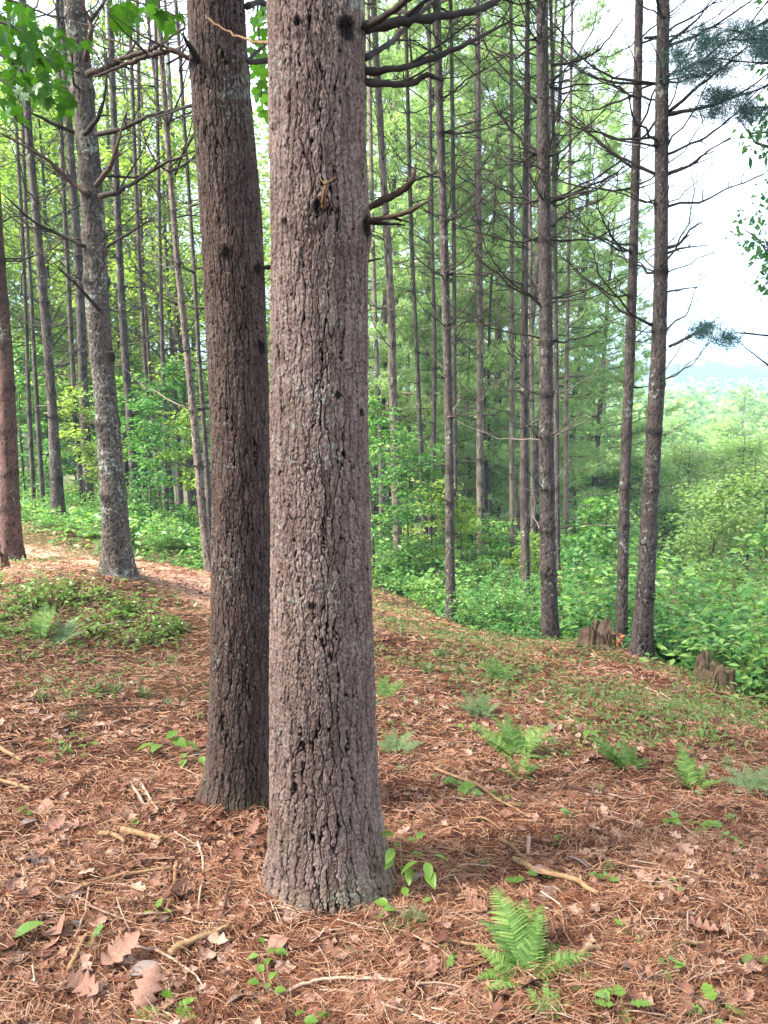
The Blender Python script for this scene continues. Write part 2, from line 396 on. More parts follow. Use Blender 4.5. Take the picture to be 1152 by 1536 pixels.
def build_ground():
    r = np.concatenate([[0.02], np.geomspace(.35, 2500, 430)])
    th = np.concatenate([np.linspace(-R(38), R(38), 400), np.linspace(R(38), 2 * math.pi - R(38), 90)[1:-1]])
    X = r[:, None] * np.sin(th)[None]; Y = r[:, None] * np.cos(th)[None]
    Z = H(X, Y)
    e = np.clip(edge_dist(X, Y), 0, 1)
    path = sun_path_mask(X, Y)
    green = np.clip(e + .5 + 1.0 * fbm2(X * .8, Y * .8, 3, 31) * (Y > 3), 0, 1) * (1 - .75 * path) * sstep(3.0, 6.5, r)[:, None]
    nr_, nt = X.shape
    i = np.arange(nr_ - 1)[:, None] * nt; j = np.arange(nt)[None]; k = (j + 1) % nt
    F = np.stack([i + j, i + nt + j, i + nt + k, i + k], -1).reshape(-1, 4)
    V = np.stack([X, Y, Z], -1).reshape(-1, 3)
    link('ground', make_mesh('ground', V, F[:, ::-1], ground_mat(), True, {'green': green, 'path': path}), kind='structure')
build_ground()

# far hills
def build_hills():
    m, n, l = new_mat('wooded_hill')
    geo = n.new('ShaderNodeNewGeometry'); a = tex_noise(n, l, .03, 8, geo.outputs['Position'], .7)
    r = ramp(n, [(.35, (.004, .012, .016)), (.65, (.012, .028, .03))]); l.new(a.outputs['Fac'], r.inputs['Fac'])
    p = n.new('ShaderNodeBsdfPrincipled'); p.inputs['Roughness'].default_value = 1; l.new(r.outputs['Color'], p.inputs['Base Color'])
    o = n.new('ShaderNodeOutputMaterial'); l.new(p.outputs[0], o.inputs['Surface'])
    th = np.linspace(-R(75), R(75), 360); q = np.linspace(0, 1, 24)
    for D, hh, s in ((420, 7, 40), (620, 15, 50)):
        rr = D + (q * 120)[:, None] + 0 * th[None]
        ridge = hh * (.62 + .7 * fbm2(th * 5 + s, th * 0 + s, 4, s)) + (fbm2(th * 90, th * 0, 3, s) * 4)
        Z = -16 + (ridge[None] + 16) * np.sin(q * math.pi * .5)[:, None] ** .8 + 2.0 * fbm2(th[None] * 120 + 0 * q[:, None], q[:, None] * 9 + 0 * th[None], 2, s)
        V = np.stack([rr * np.sin(th)[None], rr * np.cos(th)[None], Z], -1).reshape(-1, 3)
        nt = len(th); i = np.arange(len(q) - 1)[:, None] * nt; j = np.arange(nt - 1)[None]
        F = np.stack([i + j, i + j + 1, i + nt + j + 1, i + nt + j], -1).reshape(-1, 4)
        link('hills', make_mesh('hills', V, F, m, True), kind='structure')
build_hills()

# ------------------------------------------------------------------ trunks
def voro(u, nu, v, s):
    """distance to cell border (F2-F1) and cell random; u periodic with period nu"""
    iu = np.floor(u).astype(np.int64); iv = np.floor(v).astype(np.int64)
    f1 = np.full(u.shape, 9.); f2 = np.full(u.shape, 9.); cid = np.zeros(u.shape); a1 = np.zeros(u.shape); b1 = a1; a2 = a1; b2 = a1
    for du in (-1, 0, 1):
        for dv in (-1, 0, 1):
            cu = iu + du; cv = iv + dv; cm = cu % nu
            a = cu + .5 + .85 * (_hash(cm, cv, 1, s) - .5) + .25 * ((cv % 2) - .5)
            b = cv + .5 + .9 * (_hash(cm, cv, 2, s) - .5)
            d = np.hypot(u - a, v - b)
            m1 = d < f1
            m2 = (~m1) & (d < f2)
            a2 = np.where(m1, a1, np.where(m2, a, a2)); b2 = np.where(m1, b1, np.where(m2, b, b2)); f2 = np.where(m1, f1, np.where(m2, d, f2))
            a1 = np.where(m1, a, a1); b1 = np.where(m1, b, b1)
            cid = np.where(m1, _hash(cm, cv, 3, s), cid); f1 = np.where(m1, d, f1)
    hz = np.abs(a2 - a1) / (np.hypot(a2 - a1, b2 - b1) + 1e-6)
    return f2 - f1, cid, hz
def trunk_mesh(name, pts, mat, origin, nu=120, dv=.006, fine_top=None, cw=.02, ch=.07, depth=.007, flare=.5, flare_h=.14, whorls=(), knots=(), seed=1,
               collar=.1, wob=.02, lobes=5, low_elong=1.6, sink=.12, front=0.0, roots=()):
    """pts: list of (Vector centre, radius); returns mesh in coordinates relative to origin"""
    P = np.array([[*p, r] for p, r in pts], float)
    z = P[:, 2]; z0, z1 = z[0], z[-1]
    ft = fine_top if fine_top else z1
    zz = np.concatenate([np.arange(z0, min(ft, z1), dv), np.arange(min(ft, z1), z1 + dv * 8, dv * 8)])
    zz = np.minimum(zz, z1)
    sp = smooth_path(P, 6); o = np.argsort(sp[:, 2]); sp = sp[o]
    cx = np.interp(zz, sp[:, 2], sp[:, 0]); cy = np.interp(zz, sp[:, 2], sp[:, 1]); rr = np.interp(zz, sp[:, 2], sp[:, 3])
    hgt = zz - z0
    rmean = float(np.median(rr)); circ = 2 * math.pi * rmean
    th = np.arange(nu) / nu
    th = th + front * np.sin(2 * math.pi * (th - .25)) / (2 * math.pi)      # denser columns on the -Y side
    U, Z = np.meshgrid(th, hgt)
    nU = max(6, int(round(circ / cw)))
    el = ch * (1 + (low_elong - 1) * np.exp(-Z / .5))
    vv = Z / el
    Zc = Z / cw
    wu = .5 * noisec(U * nU, nU, vv * 1.6, seed + 5) + .5 * noisec(U * nU * 2, nU * 2, Zc * .7, seed + 6) + .25 * noisec(U * nU * 4, nU * 4, Zc * 2, seed + 7)
    wv = .5 * noisec(U * nU, nU, vv * 2, seed + 8) + .3 * noisec(U * nU * 3, nU * 3, Zc * 2, seed + 16)
    e1, cid, hz = voro(U * nU + wu, nU, vv + wv, seed)
    n2U = int(nU * 1.7)
    e2, cid2, hz2 = voro(U * n2U + .8 * noisec(U * n2U, n2U, Zc * 1.3, seed + 9) + .5 * noisec(U * n2U * 3, n2U * 3, Zc * 4, seed + 19), n2U, vv * 2.4 + .4 * noisec(U * n2U, n2U, Zc, seed + 10), seed + 3)
    mod = sstep(-.35, .15, noisec(U * max(3, nU // 2), max(3, nU // 2), vv * .9, seed + 23))
    st = (.1 + .9 * sstep(.3, .75, hz)) * (.72 + .28 * mod)
    wide = (.44 + .34 * np.exp(-Z / .8)) * (.85 + .3 * mod)
    crack = (1 - sstep(.03, .2, e1 / wide)) * st
    crack2 = (1 - sstep(.015, .16, e2)) * (.08 + .92 * sstep(.4, .9, hz2)) * (1 - .4 * mod)
    fine = .35 * noisec(U * nU * 3, nU * 3, Zc * 1.6, seed + 12) + .9 * noisec(U * nU * 7, nU * 7, Zc * 5.5, seed + 13) + .6 * noisec(U * nU * 16, nU * 16, Zc * 9, seed + 14)
    dome = sstep(0, .5, e1) * st
    disp = depth * (-crack * 1.3 - .55 * crack2 * (1 - crack) + .3 * (cid - .5) + .3 * fine + .4 * (cid2 - .5) + .12 * dome)
    disp = np.maximum(disp, -1.05 * depth)
    ang = U * 2 * math.pi
    rad = rr[:, None] * (1 + wob * noisec(U * 4, 4, Z * 2.5, seed + 15) * 2)
    fl = np.exp(-np.maximum(Z - sink, 0) / flare_h)
    lob = .55 + .45 * np.cos(lobes * ang + seed) + .3 * np.cos((lobes + 2) * ang + 2.3 * seed)
    rad = rad * (1 + flare * fl * (.45 + .55 * lob))
    for ra, rs, rw in roots:
        da = (ang - ra + math.pi) % (2 * math.pi) - math.pi
        rad = rad * (1 + rs * np.exp(-(da / rw) ** 2) * np.exp(-np.maximum(Z - sink, 0) / .085))
    kn = np.zeros(U.shape)
    for w in whorls:
        t = (Z + z0 - w) / (.022 + .25 * rmean)
        k = np.exp(-t * t)
        side = np.clip(.35 + 1.6 * noisec(U * 6, 6, np.full(U.shape, w * 7.), seed + 33), 0, 1)
        rad = rad * (1 + collar * k * (.4 + .6 * side)); kn = np.maximum(kn, .9 * k * side)
    for ka, kz, ks, kd in knots:     # angle(rad), world z, size, depth(+out)
        ks = ks * 1.1
        da = (ang - ka + math.pi) % (2 * math.pi) - math.pi
        d2 = (da * rmean / ks) ** 2 + ((Z + z0 - kz) / (ks * 1.15)) ** 2
        d2 = d2 * (1 + .8 * noisec(U * nU, nU, Z / cw, seed + 41))
        rad = rad + kd * np.exp(-d2 * .35) - abs(kd) * .9 * np.exp(-d2 * 2.5); kn = np.maximum(kn, np.clip(2.6 * np.exp(-d2 * 1.5) - .5 + .9 * fine, 0, 1))
    rad = rad + disp
    X = cx[:, None] + rad * np.cos(ang) - origin[0]; Y = cy[:, None] + rad * np.sin(ang) - origin[1]
    Zw = Z + z0 - origin[2]
    nv = len(zz); i = np.arange(nv - 1)[:, None] * nu; j = np.arange(nu)[None]; k = (j + 1) % nu
    F = np.stack([i + j, i + k, i + nu + k, i + nu + j], -1).reshape(-1, 4)
    V = np.stack([X, Y, Zw], -1).reshape(-1, 3)
    V = np.concatenate([V, [[cx[-1] - origin[0], cy[-1] - origin[1], z1 - origin[2]]]])
    Ft = np.array([[nv * nu, (nv - 1) * nu + q, (nv - 1) * nu + (q + 1) % nu] for q in range(nu)])
    ck = np.clip(crack * 1.7 + .75 * crack2, 0, 1)
    app = lambda a, v: np.append(a.ravel(), v)
    return make_mesh(name, V, [F, Ft], mat, True, {'crack': app(ck, 0), 'cell': app(.7 * cid + .3 * cid2, .5), 'knot': app(kn, 0)})

# dead branch library (unit length along +X, bending upward)
def branch_variant(seed, r0=.016, ntw=9, up=.25, n=5, segs=8):
    q = random.Random(seed); acc = Acc()
    P = []; y = 0; z = 0; hy = q.uniform(-.12, .12)
    for i in range(segs + 1):
        t = i / segs
        P.append((t, y + .02 * math.sin(t * 5 + seed) + q.uniform(-.022, .022), up * t * t + q.uniform(-.02, .02) - .06 * math.sin(t * 3)))
        y += hy / segs
    P = np.array(P)
    acc.add(*tube(P, r0 * (1 - .88 * np.linspace(0, 1, segs + 1)), n))
    for k in range(ntw):
        t = q.uniform(.25, .97); b = np.array([np.interp(t, P[:, 0], P[:, j]) for j in range(3)])
        a = q.choice((-1, 1)) * q.uniform(.4, 1.0); L = q.uniform(.12, .42) * (1.1 - .6 * t)
        d = np.array([math.cos(a), math.sin(a), q.uniform(-.15, .5)])
        tw = [b, b + d * L * .5 + np.array([0, 0, q.uniform(-.02, .03)]), b + d * L + np.array([0, 0, .06 * L + q.uniform(-.02, .06)])]
        acc.add(*tube(tw, np.array([.3, .2, .08]) * r0, 3, False))
        if q.random() < .5:
            d2 = d + np.array([q.uniform(-.6, .6), q.uniform(-.6, .6), .1]); 
            acc.add(*tube([tw[1], tw[1] + d2 * L * .35], np.array([.18, .07]) * r0, 3, False))
    return acc
BR = [branch_variant(s, .0095, 9 + s % 6, up=(.05, .2, .35, -.08, .28)[s % 5]).mesh('dead_branch', M['dead_branch'], True) for s in range(14)]
BRP = [branch_variant(50 + s, .008, 9, up=(.1, .3, .2)[s % 3]).mesh('pale_branch', M['pale_twig'], True) for s in range(5)]
STUB = [branch_variant(80 + s, .07, 0, up=.1, segs=3).mesh('branch_stub', M['dead_branch'], True) for s in range(3)]

def put_branch(tree, org, p, az, length, me, tilt=0.0, name='branch'):
    o = bpy.data.objects.new(name, me); COL.objects.link(o); o.parent = tree
    o.location = Vector(p) - Vector(org)
    o.rotation_euler = (rnd.uniform(-.5, .5), -tilt, az); o.scale = (length, length, length)
    return o
def traced(tree, org, pts, Ys, rads, mat, name='branch', label=None, twigs=0, n=7):
    """pts photo pixels along the branch, Ys depth(s) in metres, rads metres"""
    if not hasattr(Ys, '__len__'): Ys = [Ys] * len(pts)
    P = [at(px, py, Y) - Vector(org) for (px, py), Y in zip(pts, Ys)]
    P = smooth_path(P, 5); Rr = np.interp(np.linspace(0, 1, len(P)), np.linspace(0, 1, len(rads)), rads)
    g = np.random.default_rng(int(abs(pts[0][0] * 7 + pts[0][1])) + 3)
    L = np.linalg.norm(P[-1] - P[0])
    P[1:-1] += g.normal(0, .004 * min(1, L), P[1:-1].shape)
    Rr = Rr * (1 + .12 * g.normal(0, 1, len(Rr)).clip(-1.5, 1.5))
    acc = Acc(); acc.add(*tube(P, Rr, n))
    for k in range(twigs):
        i = g.integers(len(P) // 4, len(P) - 1); b = P[i]; d = P[i] - P[i - 1]; d /= np.linalg.norm(d) + 1e-9
        d = d + g.normal(0, .55, 3) + np.array([0, 0, .15]); l_ = L * g.uniform(.12, .35)
        m_ = b + d * l_ * .5 + g.normal(0, .02 * L, 3)
        acc.add(*tube([b, m_, b + d * l_ + np.array([0, 0, .08 * l_])], np.array([.45, .3, .12]) * Rr[i], 4, False))
    o = link(name, acc.mesh(name, mat, True), tree)
    if label: o['label'] = label
    return o

# ------------------------------------------------------------------ leaves and foliage
LEAF_T = np.array([[0, 0, 0], [.5, .38, .07], [.36, .72, .02], [0, 1, -.1], [-.36, .72, .02], [-.5, .38, .07]], float)  # x * width
LEAF_F = np.array([[0, 1, 2], [0, 2, 3], [0, 3, 4], [0, 4, 5]])
QUAD_T = np.array([[0, 0, 0], [.5, .5, .06], [0, 1, -.08], [-.5, .5, .06]], float)
QUAD_F = np.array([[0, 1, 2], [0, 2, 3]])
def unit(v): return v / (np.linalg.norm(v, axis=-1, keepdims=True) + 1e-9)
def scatter(P, D, N, S, W, T=QUAD_T, F=QUAD_F):
    """leaves at P pointing along D with surface normal near N, length S, width ratio W"""
    D = unit(D); X = unit(np.cross(D, N)); Zn = np.cross(X, D)
    S = np.asarray(S)[:, None, None]
    V = P[:, None] + S * (W * T[None, :, :1] * X[:, None] + T[None, :, 1:2] * D[:, None] + T[None, :, 2:] * Zn[:, None])
    k = len(T)
    Fo = (np.arange(len(P))[:, None, None] * k + F[None]).reshape(-1, F.shape[1])
    return V.reshape(-1, 3), Fo
def needle_tufts(P, D, L, n=12, w=.006, g=nr, spread=.75):
    """n thin needles at every tuft point, fanning round direction D"""
    m = len(P); Pn = np.repeat(P, n, 0); Dn = unit(np.repeat(D, n, 0) + g.normal(0, spread, (m * n, 3)))
    Pn = Pn - Dn * 0 + g.normal(0, .015, Pn.shape)
    Ln = np.repeat(L, n)[:, None] * g.uniform(.7, 1.15, (m * n, 1))
    X = unit(np.cross(Dn, g.normal(0, 1, Dn.shape))) * w
    V = np.stack([Pn - X * .5, Pn + X * .5, Pn + Dn * Ln + np.array([0, 0, -.01])], 1).reshape(-1, 3)
    return V, np.arange(m * n * 3).reshape(-1, 3)

def pine_crown(seed, h0=.28, rad=3.0, H_=20.0, nb=85, mat='pine_needle', tl=.17, tw=.022, per=22, n=9):
    """bough layers from h0*H_ to H_, one foliage mesh and one limb mesh"""
    g = np.random.default_rng(seed); limbs = Acc(); TP = []; TD = []
    for b in range(nb):
        t = (b + g.random()) / nb; z = H_ * (h0 + (1 - h0) * t)
        L = rad * (1 - t) ** .55 * g.uniform(.55, 1.1) + .35; az = g.uniform(0, 2 * math.pi)
        d = np.array([math.cos(az), math.sin(az), 0]); up = .08 + .5 * t
        s = np.linspace(0, 1, 6)
        P = np.array([0, 0, z]) + d[None] * (L * s)[:, None] + np.array([0, 0, 1.])[None] * (L * (up * s - .12 * s ** 2 + .18 * s ** 4))[:, None]
        P[1:] += g.normal(0, .04, (5, 3))
        limbs.add(*tube(P, .028 * (1 - .8 * s) * (L / 2.5 + .3), 4, False))
        side = np.array([-d[1], d[0], 0])
        k = int(per * (L / rad + .35)); u = g.uniform(.3, 1, k); sg = g.choice([-1, 1], k); off = g.uniform(.05, .45, k) * (1.15 - u) * L * .9
        c = np.stack([np.interp(u, s, P[:, j]) for j in range(3)], 1)
        tip = c + (side[None] * sg[:, None] + d[None] * .75) * off[:, None] + g.normal(0, .06, (k, 3)) + np.array([0, 0, 1]) * (off * .12)[:, None]
        mid = (c + tip) / 2 + g.normal(0, .04, (k, 3))
        dd = unit(tip - c + np.array([0, 0, .08]))
        TP += [tip, mid, tip + g.normal(0, .12, (k, 3))]; TD += [dd, dd, unit(dd + g.normal(0, .4, (k, 3)))]
    TP = np.concatenate(TP); TD = np.concatenate(TD)
    V, F = needle_tufts(TP, TD, np.full(len(TP), tl), n, tw, g)
    return make_mesh('foliage', V, F, M[mat]), limbs.mesh('limbs', M['pale_twig'], True)

CANOPY = [pine_crown(260 + k, h0=(.5, .54, .47)[k], rad=(3.3, 2.8, 3.6)[k], H_=20.0, nb=62, per=24) for k in range(3)]
SHADE_CROWN = pine_crown(270, h0=.5, rad=3.3, H_=20.0, nb=40, per=22)  # sparser crown for the unseen shade pines, lets some sun through
def add_canopy(t, off, k, q, s=1.0):
    for nm, me in zip(('foliage', 'limb'), CANOPY[k % 3]):
        o = link(nm, me, t, off); o.rotation_euler = (0, 0, q.uniform(0, 6.28)); o.scale = (s, s, 1)
# --- the two big trunks in front
def big_tree(label, pts, Y, mat, seed, top=6.0, **kw):
    P = []
    for px, py, w, *yy in pts:
        y_ = yy[0] if yy else Y
        P.append((at(px, py, y_), w / 2 * mpp(px, py, y_)))
    P.sort(key=lambda t: t[0].z)
    a, b = P[-1], P[-2]; d = (a[0] - b[0]) / (a[0].z - b[0].z)
    for h in (1.0, 3.0, 7, 12, 16.5):
        P.append((a[0] + d * min(h, 3) + Vector((0, 0, h - min(h, 3))), a[1] * (1 - .055 * h)))
    base = P[0][0].copy()
    P.insert(0, (base + Vector((0, 0, -.15)), P[0][1]))
    t = thing('pine_tree', label, 'pine tree', base)
    m = trunk_mesh('trunk', P, mat, base, seed=seed, fine_top=at(0, -60, Y).z, **kw)
    link('trunk', m, t)
    add_canopy(t, Vector((P[-1][0].x - base.x, P[-1][0].y - base.y, 0)), seed, random.Random(seed))
    return t, base
def ang_px(dx, r):            # trunk angle facing the camera, shifted dx (in units of radius) to the right
    return -math.pi / 2 + math.asin(max(-.98, min(.98, dx)))
Zat = lambda px, py, Y: at(px, py, Y).z
t1, o1 = big_tree('thickest furrowed pine trunk, in front, with a broken stub high on its face',
    [(492, 1345, 206), (492, 1305, 190), (489, 1250, 172), (486, 1180, 162), (483, 1000, 154), (481, 800, 148), (479, 560, 144), (478, 300, 143), (474, 0, 145)], 2.12, M['bark_main'], 3,
    nu=440, dv=.0028, front=.6, roots=[(-2.6, .2, .45), (-.55, .28, .35), (-1.5, .14, .28), (.6, .3, .4)], cw=.02, ch=.12, depth=.0095, flare=.14, flare_h=.05, lobes=5, wob=.012,
    knots=[(ang_px(.08, 1), Zat(484, 312, 2.0), .02, .012), (ang_px(-.28, 1), Zat(457, 32, 2.0), .012, .01), (ang_px(.62, 1), Zat(520, 35, 2.0), .03, .008),
           (ang_px(.42, 1), Zat(510, 592, 2.0), .011, .006), (ang_px(.95, 1), Zat(550, 330, 2.0), .03, .015), (ang_px(.86, 1), Zat(540, 620, 2.0), .012, .007),
           (ang_px(-.6, 1), Zat(436, 330, 2.0), .01, .005), (ang_px(-.1, 1), Zat(470, 905, 2.0), .01, .004)])
t2, o2 = big_tree('darker brown pine trunk with curved stem standing just behind the thickest trunk',
    [(354, 1225, 120), (357, 1190, 106), (360, 1130, 97), (363, 1000, 92), (363, 900, 90), (362, 700, 88), (356, 520, 88), (347, 330, 90), (333, 150, 87), (324, 0, 84)], 2.62, M['bark_second'], 8,
    nu=340, dv=.0034, front=.6, roots=[(-2.8, 1.0, .28), (-1.3, .2, .35)], cw=.019, ch=.11, depth=.009, flare=.14, flare_h=.06, lobes=4, wob=.015,
    knots=[(ang_px(.0, 1), Zat(350, 380, 2.5), .02, .008), (ang_px(-.75, 1), Zat(290, 85, 2.5), .018, .012), (ang_px(.85, 1), Zat(398, 400, 2.5), .02, .01), (ang_px(.85, 1), Zat(404, 520, 2.5), .02, .012)])
db = M['dead_branch']
traced(t1, o1, [(540, 45), (600, 33), (655, 24), (715, 14), (760, -8)], [2.1, 2.15, 2.2, 2.3, 2.4], [.0135, .012, .011, .009, .008], db, twigs=5)
traced(t1, o1, [(540, 109), (590, 104), (640, 90), (700, 65), (765, 34)], [2.1, 2.1, 2.15, 2.2, 2.3], [.0095, .0085, .008, .006, .003], db, twigs=7)
traced(t1, o1, [(538, 123), (585, 126), (620, 124), (640, 112), (664, 122)], [2.1, 2.15, 2.2, 2.2, 2.2], [.009, .009, .008, .007, .004], db, twigs=3)
traced(t1, o1, [(540, 86), (575, 72), (600, 52), (640, 8), (655, -12)], [2.1, 2.2, 2.4, 2.6, 2.7], [.009, .0085, .008, .007, .006], db, twigs=4)
traced(t1, o1, [(540, 42), (570, 28), (600, 8), (618, -10)], [2.1, 2.0, 1.95, 1.9], [.011, .009, .008, .007], db, twigs=1)
traced(t1, o1, [(545, 316), (575, 300), (600, 288), (618, 270), (623, 246)], [2.12, 2.1, 2.08, 2.05, 2.05], [.009, .0095, .01, .008, .001], M['red_branch'], twigs=0)
traced(t1, o1, [(612, 274), (635, 266), (664, 256)], [2.05, 2.1, 2.15], [.004, .003, .001], db, twigs=1)
traced(t1, o1, [(538, 332), (580, 326), (615, 316), (652, 296)], [2.1, 2.05, 2.0, 1.95], [.007, .006, .006, .001], M['red_branch'], twigs=4)
traced(t1, o1, [(540, 336), (570, 334), (608, 338)], [2.1, 2.1, 2.1], [.006, .006, .002], db, twigs=2)
traced(t1, o1, [(545, 392), (560, 390), (576, 386)], 2.12, [.004, .003, .001], db)
traced(t1, o1, [(485, 314), (486, 295), (490, 272)], [2.0, 1.95, 1.93], [.006, .005, .0045], M['stick'], name='broken_stub', label='broken yellowish stub sticking up from a dark knot')
traced(t1, o1, [(488, 276), (497, 270), (504, 265)], [1.93, 1.93, 1.93], [.002, .0015, .0008], M['stick'], name='twig')
traced(t1, o1, [(488, 277), (482, 270), (479, 264)], [1.93, 1.93, 1.93], [.002, .0015, .0008], M['stick'], name='twig')
traced(t1, o1, [(410, 66), (380, 62), (345, 48), (318, 32), (308, 22)], [2.1, 2.2, 2.3, 2.33, 2.35], [.004, .0035, .003, .0025, .001], M['stick'], twigs=1, label='pale yellowish twig crossing in front of the darker trunk')
traced(t2, o2, [(292, 92), (262, 78), (235, 80), (200, 92), (160, 108), (135, 118)], [2.6, 2.6, 2.65, 2.7, 2.8, 2.9], [.008, .0075, .008, .007, .005, .003], M['red_branch'], twigs=7, label='peeling reddish dead branch')
traced(t2, o2, [(262, 78), (240, 72), (275, 42)], [2.62, 2.6, 2.5], [.004, .003, .001], db)
traced(t2, o2, [(300, 95), (288, 75), (273, 50)], [2.55, 2.5, 2.45], [.011, .009, .003], db, name='broken_stub')
traced(t2, o2, [(365, 92), (390, 92), (420, 88)], [2.6, 2.7, 2.8], [.009, .008, .006], db)
traced(t2, o2, [(365, 95), (385, 78), (405, 60)], [2.6, 2.7, 2.8], [.006, .005, .003], db)
traced(t2, o2, [(385, 402), (400, 401), (415, 398)], [2.6, 2.6, 2.6], [.008, .007, .006], db, name='broken_stub')
traced(t2, o2, [(370, 10), (390, 4), (415, 12)], [2.6, 2.7, 2.8], [.01, .009, .007], db)
traced(t2, o2, [(290, 158), (250, 170), (215, 178)], [2.65, 3.2, 3.6], [.005, .004, .001], db, twigs=3)
traced(t2, o2, [(310, 235), (270, 250), (238, 262)], [2.65, 3.2, 3.6], [.004, .003, .001], db, twigs=3)

